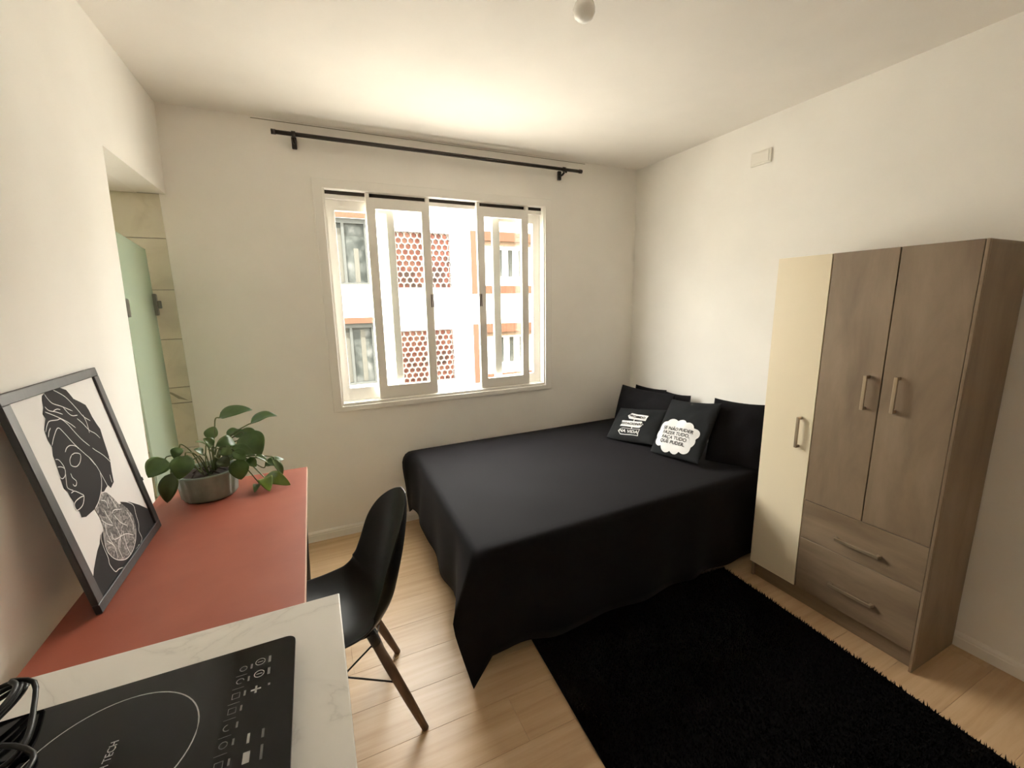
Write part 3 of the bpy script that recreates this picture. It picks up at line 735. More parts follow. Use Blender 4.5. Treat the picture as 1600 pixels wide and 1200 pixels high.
# ------------------------------------------------------------------ wardrobe
wd = empty('wardrobe', (2.679, 1.038, 0.0))
tag(wd, 'brown wood-look wardrobe with one cream door and two drawers', 'wardrobe')
x0w = 2.679
def wbox(name, x0, x1, y0, y1, z0, z1, mat, parent=wd, bev=0.0012, seg=1):
    return box(name, x0, x1, y0 - 1.038, y1 - 1.038, z0, z1, mat, parent, bev, seg)
YL, YR = 1.397, 0.678            # far and near ends
wbox('side_panel', 0.018, 0.345, YR, YR + 0.016, 0.0, 1.686, M['wardrobe'])
wbox('side_panel', 0.018, 0.345, YL - 0.016, YL, 0.0, 1.686, M['wardrobe'])
wbox('top_panel', 0.018, 0.345, YR + 0.016, YL - 0.016, 1.670, 1.686, M['wardrobe_h'])
wbox('bottom_panel', 0.020, 0.345, YR + 0.016, YL - 0.016, 0.085, 0.10, M['wardrobe_h'])
wbox('back_panel', 0.338, 0.345, YR + 0.016, YL - 0.016, 0.10, 1.670, M['wardrobe'])
wbox('divider', 0.020, 0.338, 1.149, 1.165, 0.10, 1.670, M['wardrobe'])
wbox('plinth', 0.030, 0.046, YR + 0.016, YL - 0.016, 0.0, 0.085, M['wardrobe_h'])
wbox('side_edge', 0.0, 0.018, YR, YR + 0.010, 0.0, 1.686, M['wardrobe'])
def pull(parent, yc, zc, length, vertical):
    r = empty('handle', (0, 0, 0)); r.parent = parent
    hw = 0.0065
    pts = []
    h2 = length / 2
    # one bar with two feet, a single bent mesh
    if vertical:
        bm = bmesh.new()
        prof = [(0.0, -h2), (-0.026, -h2), (-0.026, h2), (0.0, h2), (0.0, h2 - 0.012), (-0.018, h2 - 0.012), (-0.018, -h2 + 0.012), (0.0, -h2 + 0.012)]
        vs = [(a, yc - 1.038 - hw, zc + c) for a, c in prof] + [(a, yc - 1.038 + hw, zc + c) for a, c in prof]
        bm.free()
    else:
        prof = [(0.0, -h2), (-0.022, -h2 + 0.004), (-0.022, h2 - 0.004), (0.0, h2), (0.0, h2 - 0.014), (-0.014, h2 - 0.016), (-0.014, -h2 + 0.016), (0.0, -h2 + 0.014)]
        vs = [(a, yc - 1.038 + c, zc - hw) for a, c in prof] + [(a, yc - 1.038 + c, zc + hw) for a, c in prof]
    k = 8
    quads = [(0, 1, 6, 7), (1, 2, 5, 6), (2, 3, 4, 5)]
    fs = [q for q in quads] + [tuple(k + i for i in q)[::-1] for q in quads] + [(i, (i + 1) % k, k + (i + 1) % k, k + i) for i in range(k)]
    me = mesh('handle', vs, fs)
    bm = bmesh.new(); bm.from_mesh(me); bmesh.ops.recalc_face_normals(bm, faces=bm.faces[:]); bm.to_mesh(me); bm.free()
    bpy.data.objects.remove(r)
    o = link('handle', me, M['handle'], parent)
    bb = o.modifiers.new('bevel', 'BEVEL'); bb.width = 0.0015; bb.segments = 2
    return o
g = 0.0018
d1 = wbox('door', 0.0, 0.017, 1.157 + g, YL, 0.088, 1.686, M['cream'])
tag(d1, 'tall cream lacquered door')
d2 = wbox('door', 0.0, 0.017, 0.918 + g, 1.157 - g, 0.552, 1.686, M['wardrobe'])
d3 = wbox('door', 0.0, 0.017, YR + 0.011, 0.918 - g, 0.552, 1.686, M['wardrobe'])
e1 = wbox('drawer_front', 0.0, 0.017, YR + 0.011, 1.157 - g, 0.358 + g, 0.549, M['wardrobe_h'])
e2 = wbox('drawer_front', 0.0, 0.017, YR + 0.011, 1.157 - g, 0.089, 0.358 - g, M['wardrobe_h'])
pull(d1, 1.213, 0.872, 0.150, True)
pull(d2, 0.966, 1.110, 0.145, True)
pull(d3, 0.863, 1.118, 0.145, True)
pull(e1, 0.918, 0.430, 0.178, False)
pull(e2, 0.918, 0.200, 0.178, False)

# ------------------------------------------------------------------ desk
dk = empty('desk', (0.27, 1.48, 0.0))
tag(dk, 'long narrow desk with a terracotta red top and thin black legs', 'desk')
def dbox(name, x0, x1, y0, y1, z0, z1, mat, bev=0.0, seg=1, parent=dk):
    return box(name, x0 - 0.27, x1 - 0.27, y0 - 1.48, y1 - 1.48, z0, z1, mat, parent, bev, seg)
DZ = 0.776
top = dbox('tabletop', 0.003, 0.531, 0.86, 2.095, DZ - 0.020, DZ, M['red'], 0.001)
dbox('edge_strip', 0.531, 0.533, 0.86, 2.095, DZ - 0.020, DZ - 0.0005, M['edge_band'], 0.0, 1, top)
for (x, y) in ((0.505, 2.065), (0.035, 2.065), (0.505, 0.895), (0.035, 0.895)):
    sx = -0.03 if x > 0.2 else 0.0
    tube('leg', [(x - 0.27, y - 1.48, DZ - 0.0205), (x + sx - 0.27, y - 1.48, 0.0015)], 0.0125, M['black_metal'], dk, seg=10)
dbox('apron_rail', 0.05, 0.50, 2.055, 2.075, DZ - 0.042, DZ - 0.0205, M['black_metal'])
dbox('apron_rail', 0.05, 0.50, 0.885, 0.905, DZ - 0.042, DZ - 0.0205, M['black_metal'])

# ------------------------------------------------------------------ kitchen counter
ct = box('worktop', 0.002, 0.611, -0.46, 0.826, 0.928, 0.950, M['marble'], bev=0.0018, seg=2)
tag(ct, 'pale grey-veined marble worktop under the black cooktop', 'worktop')
kc = empty('base_cabinet', (0.29, 0.18, 0.0))
tag(kc, 'white base cabinet under the marble worktop', 'cabinet')
box('cabinet_body', -0.286, 0.27, -0.62, 0.62, 0.09, 0.9275, M['cabinet'], kc, bev=0.002)
box('plinth', -0.286, 0.22, -0.61, 0.61, 0.001, 0.09, M['cabinet'], kc)
for k in range(2):
    dd = box('door', 0.27, 0.287, -0.617 + k * 0.62, -0.003 + k * 0.62, 0.10, 0.915, M['cabinet'], kc, bev=0.0015)
    box('handle', 0.287, 0.309, -0.07 + k * 0.08, -0.058 + k * 0.08, 0.72, 0.86, M['steel'], dd, bev=0.003)

# ------------------------------------------------------------------ bed
bed = empty('double_bed', (2.05, 2.13, 0.0))
tag(bed, 'double bed under a black bedspread hanging to the floor', 'bed')
BO = Vector((2.05, 2.13, 0.0))
def bbox(name, x0, x1, y0, y1, z0, z1, mat, bev=0.0, seg=1):
    return box(name, x0 - BO.x, x1 - BO.x, y0 - BO.y, y1 - BO.y, z0, z1, mat, bed, bev, seg)
bbox('mattress', 1.18, 2.985, 1.53, 2.785, 0.30, 0.515, M['mattress'], 0.03, 3)
bbox('box_base', 1.19, 2.985, 1.54, 2.78, 0.11, 0.30, M['black_metal'], 0.01, 2)
for (x, y) in ((1.25, 1.60), (1.25, 2.72), (2.92, 1.60), (2.92, 2.72)):
    bbox('leg', x - 0.025, x + 0.025, y - 0.025, y + 0.025, 0.0, 0.11, M['black_metal'], 0.004)
ZT = 0.530
cA, cB, cC, cD = Vector((1.106, 1.452)), Vector((2.995, 1.512)), Vector((3.005, 2.832)), Vector((1.150, 2.815))
R_ = 0.030
cA, cB, cC, cD = cA + Vector((R_, R_)), cB + Vector((0, R_)), cC - Vector((0, R_)), cD + Vector((R_, -R_))   # flat part of the top
NX, NY, K = 56, 40, 14
def top_pt(u, v):      # u 0..1 foot->head, v 0..1 near->far
    p = (cA * (1 - u) + cB * u) * (1 - v) + (cD * (1 - u) + cC * u) * v
    return p
def cloth_noise(x, y, z, s):
    return noise.noise(Vector((x * s, y * s, z * s)))
ridgeA = smooth_pts([(1.136, 1.482, 0.530), (1.108, 1.453, 0.505), (1.062, 1.440, 0.42), (1.028, 1.438, 0.335), (1.004, 1.436, 0.275), (1.018, 1.412, 0.18), (1.042, 1.388, 0.075), (1.057, 1.378, 0.008)], 4)
ridgeD = smooth_pts([(1.180, 2.785, 0.530), (1.120, 2.812, 0.515), (1.085, 2.810, 0.465), (1.085, 2.808, 0.38), (1.095, 2.806, 0.28), (1.10, 2.804, 0.18), (1.108, 2.802, 0.09)], 4)
def sample(path, t):
    f = t * (len(path) - 1); i = min(int(f), len(path) - 2)
    return path[i].lerp(path[i + 1], f - i)
def drop(e, n, hem, flare, along):
    """profile from the top edge down to the hem, K+1 points"""
    out = []
    for k in range(K + 1):
        t = k / K
        if k <= 3:
            a = t / (3 / K) * math.pi / 2
            p = Vector((e.x, e.y, ZT)) + Vector((n.x, n.y, 0)) * R_ * math.sin(a) - Vector((0, 0, R_)) * (1 - math.cos(a))
        else:
            q = (k - 3) / (K - 3)
            z = (ZT - R_) * (1 - q) + hem * q
            wv = 0.010 * q * math.sin(along * 17 + 1.3 * math.sin(along * 5)) + 0.008 * q * cloth_noise(along, z, 3.1, 6)
            o_ = flare * q + wv
            p = Vector((e.x + n.x * (o_ + R_), e.y + n.y * (o_ + R_), z))
        out.append(p)
    return out
cols = []; rim = []
# far side, head -> foot
for i in range(NX, 0, -1):
    u = i / NX; e = top_pt(u, 1.0)
    cols.append(drop(e, Vector((0, 1)), 0.15, -0.01, u * 1.9)); rim.append((i, NY))
cols.append([sample(ridgeD, k / K) for k in range(K + 1)]); rim.append((0, NY))
for j in range(NY - 1, 0, -1):
    v = j / NY; e = top_pt(0.0, v)
    al = v * 1.36
    hem = 0.195 + 0.02 * cloth_noise(al, 0, 0, 2.0)
    c = drop(e, Vector((-1, 0)), hem, 0.035, al)
    dA = al; dD = (1 - v) * 1.36
    wA = max(0.0, 1 - dA / 0.24) ** 1.6; wD = max(0.0, 1 - dD / 0.20) ** 1.6
    for k in range(K + 1):
        if wA > 0: c[k] = c[k].lerp(sample(ridgeA, k / K) + Vector((0.02 * dA, dA * 0.55, 0)), wA * min(1, k / 4))
        if wD > 0: c[k] = c[k].lerp(sample(ridgeD, k / K) - Vector((0, dD * 0.6, 0)), wD * min(1, k / 4))
    cols.append(c); rim.append((0, j))
cols.append([sample(ridgeA, k / K) for k in range(K + 1)]); rim.append((0, 0))
for i in range(1, NX + 1):
    u = i / NX; e = top_pt(u, 0.0); al = u * 1.89
    hem = 0.066 - 0.032 * min(1, max(0, (al - 0.12) / 0.20)) + 0.004 * cloth_noise(al, 2, 0, 4.0)
    c = drop(e, Vector((0, -1)), hem, 0.012 * min(1, al / 0.4), al)
    wA = max(0.0, 1 - al / 0.040) ** 1.5
    for k in range(K + 1):
        if wA > 0: c[k] = c[k].lerp(sample(ridgeA, k / K) + Vector((al * 0.6, 0, 0)), wA * min(1, k / 4))
    cols.append(c); rim.append((i, 0))
vs, fs, idx = [], [], {}
for i in range(NX + 1):
    for j in range(NY + 1):
        u, v = i / NX, j / NY
        p = top_pt(u, v)
        z = ZT + 0.004 * cloth_noise(p.x, p.y, 0, 3.5) * min(1, 8 * u, 8 * v, 8 * (1 - v)) + 0.006 * math.sin(math.pi * u) * math.sin(math.pi * v)
        idx[i, j] = len(vs); vs.append(Vector((p.x, p.y, z)))
for c, (i, j) in zip(cols, rim): vs[idx[i, j]] = c[0].copy()
for i in range(NX):
    for j in range(NY):
        fs.append((idx[i, j], idx[i + 1, j], idx[i + 1, j + 1], idx[i, j + 1]))
cid = []
for c, ij in zip(cols, rim):
    ids = [idx[ij]]
    for k in range(1, K + 1):
        ids.append(len(vs)); vs.append(c[k])
    cid.append(ids)
for a, b in zip(cid[:-1], cid[1:]):
    for k in range(K): fs.append((a[k], a[k + 1], b[k + 1], b[k]))
me = mesh('bedspread', [v_ - BO for v_ in vs], fs)
bm = bmesh.new(); bm.from_mesh(me); bmesh.ops.recalc_face_normals(bm, faces=bm.faces[:]); bm.to_mesh(me); bm.free()
sp = link('bedspread', me, M['bedspread'], bed, smooth=True)
so = sp.modifiers.new('thick', 'SOLIDIFY'); so.thickness = 0.003; so.offset = 1.0

# ------------------------------------------------------------------ pillows and cushions
def pillow_h(u, v, t, seed):
    b = max(0.0, (1 - u ** 2)) * max(0.0, (1 - v ** 2))
    wr = 0.010 * noise.noise(Vector((u * 2.2 + seed, v * 2.2, seed * 0.7))) + 0.0015 * noise.noise(Vector((u * 5.0, v * 5.0 + seed, 2.0)))
    return t / 2 * b ** 0.42 + wr * min(1.0, b * 3.5)
def pillow_xy(u, v, w, h):
    c = 0.025
    return (w / 2 * u * (1 - 0.008 * (1 - v * v)), h / 2 * v * (1 - (c + 0.045 * max(0.0, v)) * (1 - u * u)))
def pillow(name, bot, topc, right, w, h, t, mat, label, seed, roll=0.0):
    bot, topc = Vector(bot), Vector(topc)
    vax = (topc - bot).normalized()
    uax = Vector(right); uax = (uax - vax * uax.dot(vax)).normalized()
    if roll:
        q = Matrix.Rotation(math.radians(roll), 3, uax.cross(vax)); uax = q @ uax; vax = q @ vax
    nax = uax.cross(vax)
    ctr = (bot + topc) / 2
    n_ = 60 if name == 'cushion' else 30
    vs, fs, ids = [], [], {}
    for s in (1, -1):
        for i in range(n_ + 1):
            for j in range(n_ + 1):
                u = math.sin(math.pi / 2 * (2 * i / n_ - 1)); v = math.sin(math.pi / 2 * (2 * j / n_ - 1))
                edge = i in (0, n_) or j in (0, n_)
                if s == -1 and edge: ids[s, i, j] = ids[1, i, j]; continue
                x, y = pillow_xy(u, v, w, h)
                z = 0.0 if edge else (pillow_h(u, v, t, seed) if s == 1 else -pillow_h(u, v, t, seed + 9))
                ids[s, i, j] = len(vs); vs.append((x, y, z))
    for s in (1, -1):
        for i in range(n_):
            for j in range(n_):
                f = (ids[s, i, j], ids[s, i + 1, j], ids[s, i + 1, j + 1], ids[s, i, j + 1])
                fs.append(f if s == 1 else f[::-1])
    root = link(name, mesh(name, vs, fs), mat, None, smooth=True)
    mw = Matrix((uax, vax, nax)).transposed().to_4x4(); mw.translation = ctr
    root.matrix_world = mw
    inv = mw.inverted()
    for vv in root.data.vertices:               # the underside settles on the bed
        p_ = mw @ vv.co
        if p_.z < 0.5465:
            p_.z = 0.5465; vv.co = inv @ p_
    tag(root, label, 'cushion' if name == 'cushion' else 'pillow')
    root['_spec'] = (w, h, t, seed)
    return root
def on_cushion(o, vs, fs, name, mat, cx, cy, rot, lift, parent=None):
    """Lay a flat print (2-D verts) onto the bulging front of a cushion."""
    w, h, t, seed = o['_spec']
    cs, sn = math.cos(rot), math.sin(rot)
    bm = bmesh.new()
    bvs = [bm.verts.new((cx + x * cs - y * sn, cy + x * sn + y * cs, 0)) for x, y, *_ in vs]
    for f in fs:
        try: bm.faces.new([bvs[i] for i in f])
        except ValueError: pass
    bmesh.ops.triangulate(bm, faces=bm.faces[:])
    for _ in range(4):
        long_e = [e for e in bm.edges if e.calc_length() > 0.009]
        if not long_e: break
        bmesh.ops.subdivide_edges(bm, edges=long_e, cuts=1)
        bmesh.ops.triangulate(bm, faces=bm.faces[:])
    for vv in bm.verts:
        u, v = vv.co.x / (w / 2), vv.co.y / (h / 2)
        for _ in range(4):
            x, y = pillow_xy(u, v, w, h)
            u += (vv.co.x - x) / (w / 2); v += (vv.co.y - y) / (h / 2)
        vv.co.z = pillow_h(min(max(u, -1), 1), min(max(v, -1), 1), t, seed) + lift
    me = bpy.data.meshes.new(name); bm.to_mesh(me); bm.free()
    return link(name, me, mat, parent or o, smooth=True)

pillow('bed_pillow', (2.975, 2.565, 0.550), (3.006, 2.565, 0.822), (0.0, -1, 0), 0.34, 0.275, 0.05, M['pillow'], 'rearmost black pillow against the wall, peeking above the leftmost large pillow', 1.0, 2.0)
pillow('bed_pillow', (2.945, 2.262, 0.550), (2.978, 2.262, 0.828), (0.0, -1, 0), 0.25, 0.29, 0.05, M['pillow'], 'black pillow tucked behind the others, its corner showing above the cloud cushion', 2.0, 2.0)
pillow('bed_pillow', (2.800, 2.470, 0.548), (2.880, 2.470, 0.822), (0.0, -1, 0), 0.56, 0.31, 0.10, M['pillow'], 'large plain black pillow standing behind the signpost cushion', 3.0, 2.0)
pillow('bed_pillow', (2.790, 1.615, 0.548), (2.925, 1.692, 0.868), (0.55, -0.83, 0), 0.33, 0.41, 0.085, M['pillow'], 'plain black pillow nearest the wardrobe, right of the cloud cushion', 4.0, 0.0)
c_txt = pillow('cushion', (2.510, 2.225, 0.548), (2.725, 2.335, 0.725), (0.25, -1, 0), 0.36, 0.31, 0.08, M['cushion'], 'small dark cushion printed with three white signpost arrows', 5.0, 0.0)
c_cld = pillow('cushion', (2.545, 1.845, 0.548), (2.785, 1.940, 0.860), (0.08, -1, 0), 0.345, 0.41, 0.09, M['cushion'], 'black cushion printed with a white cloud full of lettering', 6.0, -3.5)

# signpost print
def sign_poly(w, h, point):
    a, t = w / 2, h * 0.42
    if point < 0: return [(-a, 0), (-a + t, h / 2), (a, h / 2), (a - 0.004, 0), (a, -h / 2), (-a + t, -h / 2)]
    return [(-a, -h / 2), (a - t, -h / 2), (a, 0), (a - t, h / 2), (-a, h / 2), (-a + 0.002, 0)]
post = on_cushion(c_txt, [(-0.003, -0.085), (0.003, -0.085), (0.003, 0.075), (-0.003, 0.075)], [(0, 1, 2, 3)], 'sign_post', M['white_print'], -0.004, -0.015, 0.05, 0.0016)
SX, SY = -0.002, -0.025
for (w_, h_, pt, cx, cy, rot, body, sz, inv) in ((0.150, 0.050, -1, 0.012, 0.068, -0.10, 'PROIBIDO', 0.027, False), (0.170, 0.050, 1, -0.006, 0.004, -0.02, 'ESTACIONAR', 0.027, False), (0.152, 0.056, -1, -0.012, -0.062, 0.03, 'NA VIDA', 0.034, True)):
    P = sign_poly(w_, h_, pt)
    pl = on_cushion(c_txt, P, [tuple(range(len(P)))], 'sign_arrow', M['white_print'], SX + cx, SY + cy, rot, 0.0026)
    tm = M['black_print']
    if inv:
        P2 = sign_poly(w_ - 0.009, h_ - 0.008, pt)
        on_cushion(c_txt, P2, [tuple(range(len(P2)))], 'sign_field', M['black_print'], SX + cx, SY + cy, rot, 0.0036, pl)
        tm = M['white_print']
    vs, fs = text_tris(body, sz, bold=0.0008)
    on_cushion(c_txt, vs, fs, 'lettering', tm, SX + cx, SY + cy, rot, 0.0048, pl)
# cloud print
lob = [(-0.105, 0.050, 0.050), (-0.060, 0.078, 0.048), (0.005, 0.082, 0.046), (0.065, 0.070, 0.042), (0.118, 0.036, 0.040), (0.100, -0.020, 0.048), (0.085, -0.068, 0.044), (0.020, -0.085, 0.040), (-0.045, -0.078, 0.046), (-0.110, -0.045, 0.042), (-0.125, 0.005, 0.040)]
P = []
for k in range(120):
    a = 2 * math.pi * k / 120
    dr_ = Vector((math.cos(a), math.sin(a)))
    best = 0.0
    for (cx, cy, rr) in lob:
        c_ = Vector((cx, cy)); b_ = dr_.dot(c_); dsc = b_ * b_ - (c_.dot(c_) - rr * rr)
        if dsc > 0: best = max(best, b_ + math.sqrt(dsc))
    P.append(tuple(dr_ * max(best, 0.07) * 0.90))
P = P + [(0, 0)]
fs = [(k, (k + 1) % 120, 120) for k in range(120)]
cl_ = on_cushion(c_cld, P, fs, 'cloud_print', M['white_print'], -0.008, -0.072, 0.0, 0.0022)
for k, body in enumerate(('SE NÃO PUDER', 'FAZER TUDO,', 'FAÇA TUDO', 'QUE PUDER.')):
    vs, fs = text_tris(body, 0.031, bold=0.0004)
    on_cushion(c_cld, vs, fs, 'lettering', M['black_print'], -0.008 - 0.003 * k, -0.072 + 0.043 - 0.0295 * k, -0.04, 0.0044, cl_)
for o in (c_txt, c_cld): pass

# ------------------------------------------------------------------ rug
rg = empty('shag_rug', (1.937, 0.60, 0.0), (0, 0, math.radians(-3.2)))
tag(rg, 'black shaggy rug on the floor between bed and wardrobe', 'rug')
RW, RL = 1.215, 1.86
bk = box('rug_backing', -RW / 2, RW / 2, -RL / 2, RL / 2, 0.0005, 0.012, M['rug'], rg, bev=0.004)
rng = np.random.default_rng(3)
nb = 60000
px = rng.uniform(-RW / 2, RW / 2, nb); py = rng.uniform(-RL / 2, RL / 2, nb)
hh = rng.uniform(0.012, 0.022, nb); an = rng.uniform(0, 2 * math.pi, nb); ln_ = rng.uniform(0.0, 0.012, nb); ww_ = 0.0028
tx = px + np.cos(an) * ln_; ty = py + np.sin(an) * ln_
bx = np.cos(an + 1.6) * ww_; by = np.sin(an + 1.6) * ww_
V = np.empty((nb, 3, 3), np.float32)
V[:, 0] = np.stack([px + bx, py + by, np.full(nb, 0.009)], 1)
V[:, 1] = np.stack([px - bx, py - by, np.full(nb, 0.009)], 1)
V[:, 2] = np.stack([tx, ty, 0.010 + hh * 0.8], 1)
me = bpy.data.meshes.new('rug_pile')
me.vertices.add(nb * 3); me.vertices.foreach_set('co', V.ravel())
me.loops.add(nb * 3); me.loops.foreach_set('vertex_index', np.arange(nb * 3, dtype=np.int32))
me.polygons.add(nb); me.polygons.foreach_set('loop_start', np.arange(0, nb * 3, 3, dtype=np.int32)); me.polygons.foreach_set('loop_total', np.full(nb, 3, np.int32))
me.update(); me.validate()
tag(link('rug_pile', me, M['rug'], rg), kind='stuff')

# ------------------------------------------------------------------ chair
CH = empty('shell_chair', (0.583, 1.487, 0.0), (0, 0, math.radians(184)))   # local +x = forward
tag(CH, 'black plastic shell chair with wooden dowel legs at the desk', 'chair')
prof = smooth_pts([(0.245, 0, 0.405), (0.235, 0, 0.428), (0.19, 0, 0.437), (0.10, 0, 0.424), (0.0, 0, 0.412), (-0.09, 0, 0.414), (-0.155, 0, 0.438), (-0.198, 0, 0.490), (-0.222, 0, 0.56), (-0.244, 0, 0.65), (-0.262, 0, 0.74), (-0.272, 0, 0.80), (-0.276, 0, 0.835)], 5)
sl = [0.0]
for a, b in zip(prof[:-1], prof[1:]): sl.append(sl[-1] + (b - a).length)
sl = [x / sl[-1] for x in sl]
hw_k = [(0, 0.195), (0.05, 0.212), (0.2, 0.230), (0.35, 0.232), (0.48, 0.226), (0.58, 0.210), (0.68, 0.202), (0.8, 0.198), (0.9, 0.190), (1.0, 0.175)]
ri_k = [(0, 0.0), (0.08, 0.012), (0.25, 0.040), (0.40, 0.062), (0.52, 0.095), (0.62, 0.095), (0.75, 0.085), (0.9, 0.068), (1.0, 0.050)]
def interp(tab, x):
    for (a, va), (b, vb) in zip(tab[:-1], tab[1:]):
        if x <= b: return va + (vb - va) * (x - a) / (b - a)
    return tab[-1][1]
NW = 24
vs, fs = [], []
for i, p in enumerate(prof):
    s = sl[i]
    t = (prof[min(i + 1, len(prof) - 1)] - prof[max(i - 1, 0)]).normalized()
    nrm = Vector((t.z, 0, -t.x))                    # towards the sitter
    hw = interp(hw_k, s)
    tp = max(0.03, 1 - ((s - 0.76) / 0.24) ** 2.1) ** 0.5 if s > 0.76 else 1.0
    hw *= tp
    if s < 0.07: hw *= max(0.05, 1 - ((0.07 - s) / 0.07) ** 4 * 0.35)
    for k in range(NW + 1):
        w = 2 * k / NW - 1
        rise = interp(ri_k, s) * tp ** 1.6 * abs(w) ** 2.6
        vs.append(p + Vector((0, hw * w * (1 - 0.06 * w * w), 0)) + nrm * rise)
for i in range(len(prof) - 1):
    for k in range(NW):
        a = i * (NW + 1) + k
        fs.append((a, a + 1, a + NW + 2, a + NW + 1))
me = mesh('shell_seat', vs, fs)
sh = link('shell_seat', me, M['black_plastic'], CH, smooth=True)
so = sh.modifiers.new('thick', 'SOLIDIFY'); so.thickness = 0.006; so.offset = -1
sb = sh.modifiers.new('smooth', 'SUBSURF'); sb.levels = 1; sb.render_levels = 1
legs = {}
for (fx, fy, tx_, ty_) in ((-0.252, 0.198, -0.105, 0.120), (-0.252, -0.198, -0.105, -0.120), (0.205, 0.205, 0.115, 0.125), (0.205, -0.205, 0.115, -0.125)):
    a, b = Vector((tx_, ty_, 0.395)), Vector((fx, fy, 0.0015))
    lg = tube('leg', [a, a.lerp(b, 0.3), a.lerp(b, 0.7), b], [0.0145, 0.0170, 0.0155, 0.0120], M['leg_wood'], CH, seg=12)
    legs[(fx < 0, fy > 0)] = (a, b)
    bk = tube('leg_bracket', [a + Vector((0, 0, 0.014)), a, a.lerp(b, 0.10)], [0.010, 0.0165, 0.0165], M['black_metal'], lg, seg=10)
def lp(key, t): a, b = legs[key]; return a.lerp(b, t)
for k1, k2, t1, t2 in (((True, True), (True, False), 0.08, 0.50), ((True, False), (True, True), 0.08, 0.50), ((False, True), (False, False), 0.08, 0.50), ((False, False), (False, True), 0.08, 0.50), ((True, True), (False, True), 0.5, 0.08), ((True, False), (False, False), 0.5, 0.08), ((False, True), (True, True), 0.5, 0.08), ((False, False), (True, False), 0.5, 0.08)):
    tube('cross_wire', [lp(k1, t1), lp(k2, t2)], 0.0032, M['black_metal'], CH, seg=6)
box('seat_mount', -0.12, 0.13, -0.135, 0.135, 0.396, 0.402, M['black_metal'], CH, bev=0.002)

# ------------------------------------------------------------------ framed print leaning on the wall
PWD, PHT, PDP = 0.468, 0.558, 0.014
b0 = Vector((0.086, 1.258, DZ + 0.0015)); lean = math.atan2(0.090, 0.550)
uax = Vector((0, 1, 0)); vax = Vector((-math.sin(lean), 0, math.cos(lean))); nax = uax.cross(vax)
pic = empty('framed_print')
mw = Matrix((uax, vax, nax)).transposed().to_4x4(); mw.translation = b0 - nax * PDP
pic.matrix_world = mw
tag(pic, 'black framed head-wrap portrait print leaning on the wall above the desk', 'picture')
FB = 0.030
box('frame_bar', 0, PWD, 0, FB * 0.85, 0, PDP, M['frame_black'], pic, bev=0.0015)
box('frame_bar', 0, PWD, PHT - FB * 0.85, PHT, 0, PDP, M['frame_black'], pic, bev=0.0015)
box('frame_bar', 0, FB, FB * 0.85, PHT - FB * 0.85, 0, PDP, M['frame_black'], pic, bev=0.0015)
box('frame_bar', PWD - FB, PWD, FB * 0.85, PHT - FB * 0.85, 0, PDP, M['frame_black'], pic, bev=0.0015)
box('turn_clip', PWD, PWD + 0.020, 0.165, 0.178, 0.001, 0.010, M['black_metal'], pic, bev=0.002)
pp = box('paper', FB - 0.003, PWD - FB + 0.003, FB * 0.85 - 0.003, PHT - FB * 0.85 + 0.003, 0.004, 0.008, M['paper'], pic)
lo_u, hi_u, lo_v, hi_v = FB, PWD - FB, FB * 0.85, PHT - FB * 0.85
def art_xy(l): return [(min(max(u * PWD, lo_u), hi_u), min(max(v * PHT, lo_v), hi_v)) for u, v in l]
prism('figure_print', art_xy(ART['body']), 0.0002, M['ink'], pp, 0.0081)
prism('figure_print', art_xy(ART['head']), 0.0002, M['ink'], pp, 0.0085)
prism('neck_print', art_xy(ART['neck']), 0.0002, M['neck_print'], pp, 0.0089)
for l in ART['lines']:
    q = art_xy(l)
    q3 = smooth_pts([(x, y, 0) for x, y in q], 4) if len(q) > 2 else [Vector((x, y, 0)) for x, y in q]
    vs, fs = ribbon_data([(p.x, p.y) for p in q3], 0.0022, 0.0094)
    link('line_print', mesh('line_print', vs, fs), M['paper'], pp)

# ------------------------------------------------------------------ potted plant
PC = Vector((0.190, 1.942, DZ + 0.001))
pt = empty('potted_plant', PC)
tag(pt, 'trailing pothos plant in a ribbed grey-green pot on the desk', 'plant')
def pot_mesh():
    pr = [(0.076, 0.0), (0.086, 0.002), (0.091, 0.012), (0.094, 0.04), (0.098, 0.075), (0.101, 0.092), (0.104, 0.100), (0.104, 0.106), (0.100, 0.108), (0.095, 0.106), (0.093, 0.095), (0.090, 0.06), (0.085, 0.02)]
    seg = 72; vs, fs = [], []
    for i, (r, z) in enumerate(pr):
        rib = 0.0030 if 2 <= i <= 5 else 0.0
        for k in range(seg):
            a = 2 * math.pi * k / seg
            rr = r + rib * math.cos(a * 18)
            vs.append((rr * math.cos(a), rr * math.sin(a), z))
    for i in range(len(pr) - 1):
        for k in range(seg):
            l = (k + 1) % seg
            fs.append((i * seg + k, i * seg + l, (i + 1) * seg + l, (i + 1) * seg + k))
    fs.append(tuple(range(seg))[::-1]); fs.append(tuple((len(pr) - 1) * seg + k for k in range(seg)))
    return mesh('pot', vs, fs)
link('pot', pot_mesh(), M['pot'], pt, smooth=True)
vs, fs = [(0, 0, 0.092)], []
for ring in range(1, 7):
    for k in range(24):
        a = 2 * math.pi * k / 24; r = 0.0925 * ring / 6
        vs.append((r * math.cos(a), r * math.sin(a), 0.088 + 0.010 * noise.noise(Vector((r * math.cos(a) * 40, r * math.sin(a) * 40, 1)))))
for k in range(24): fs.append((0, 1 + k, 1 + (k + 1) % 24))
for ring in range(5):
    for k in range(24):
        a = 1 + ring * 24; l = (k + 1) % 24
        fs.append((a + k, a + 24 + k, a + 24 + l, a + l))
link('soil', mesh('soil', vs, fs), M['soil'], pt, smooth=True)
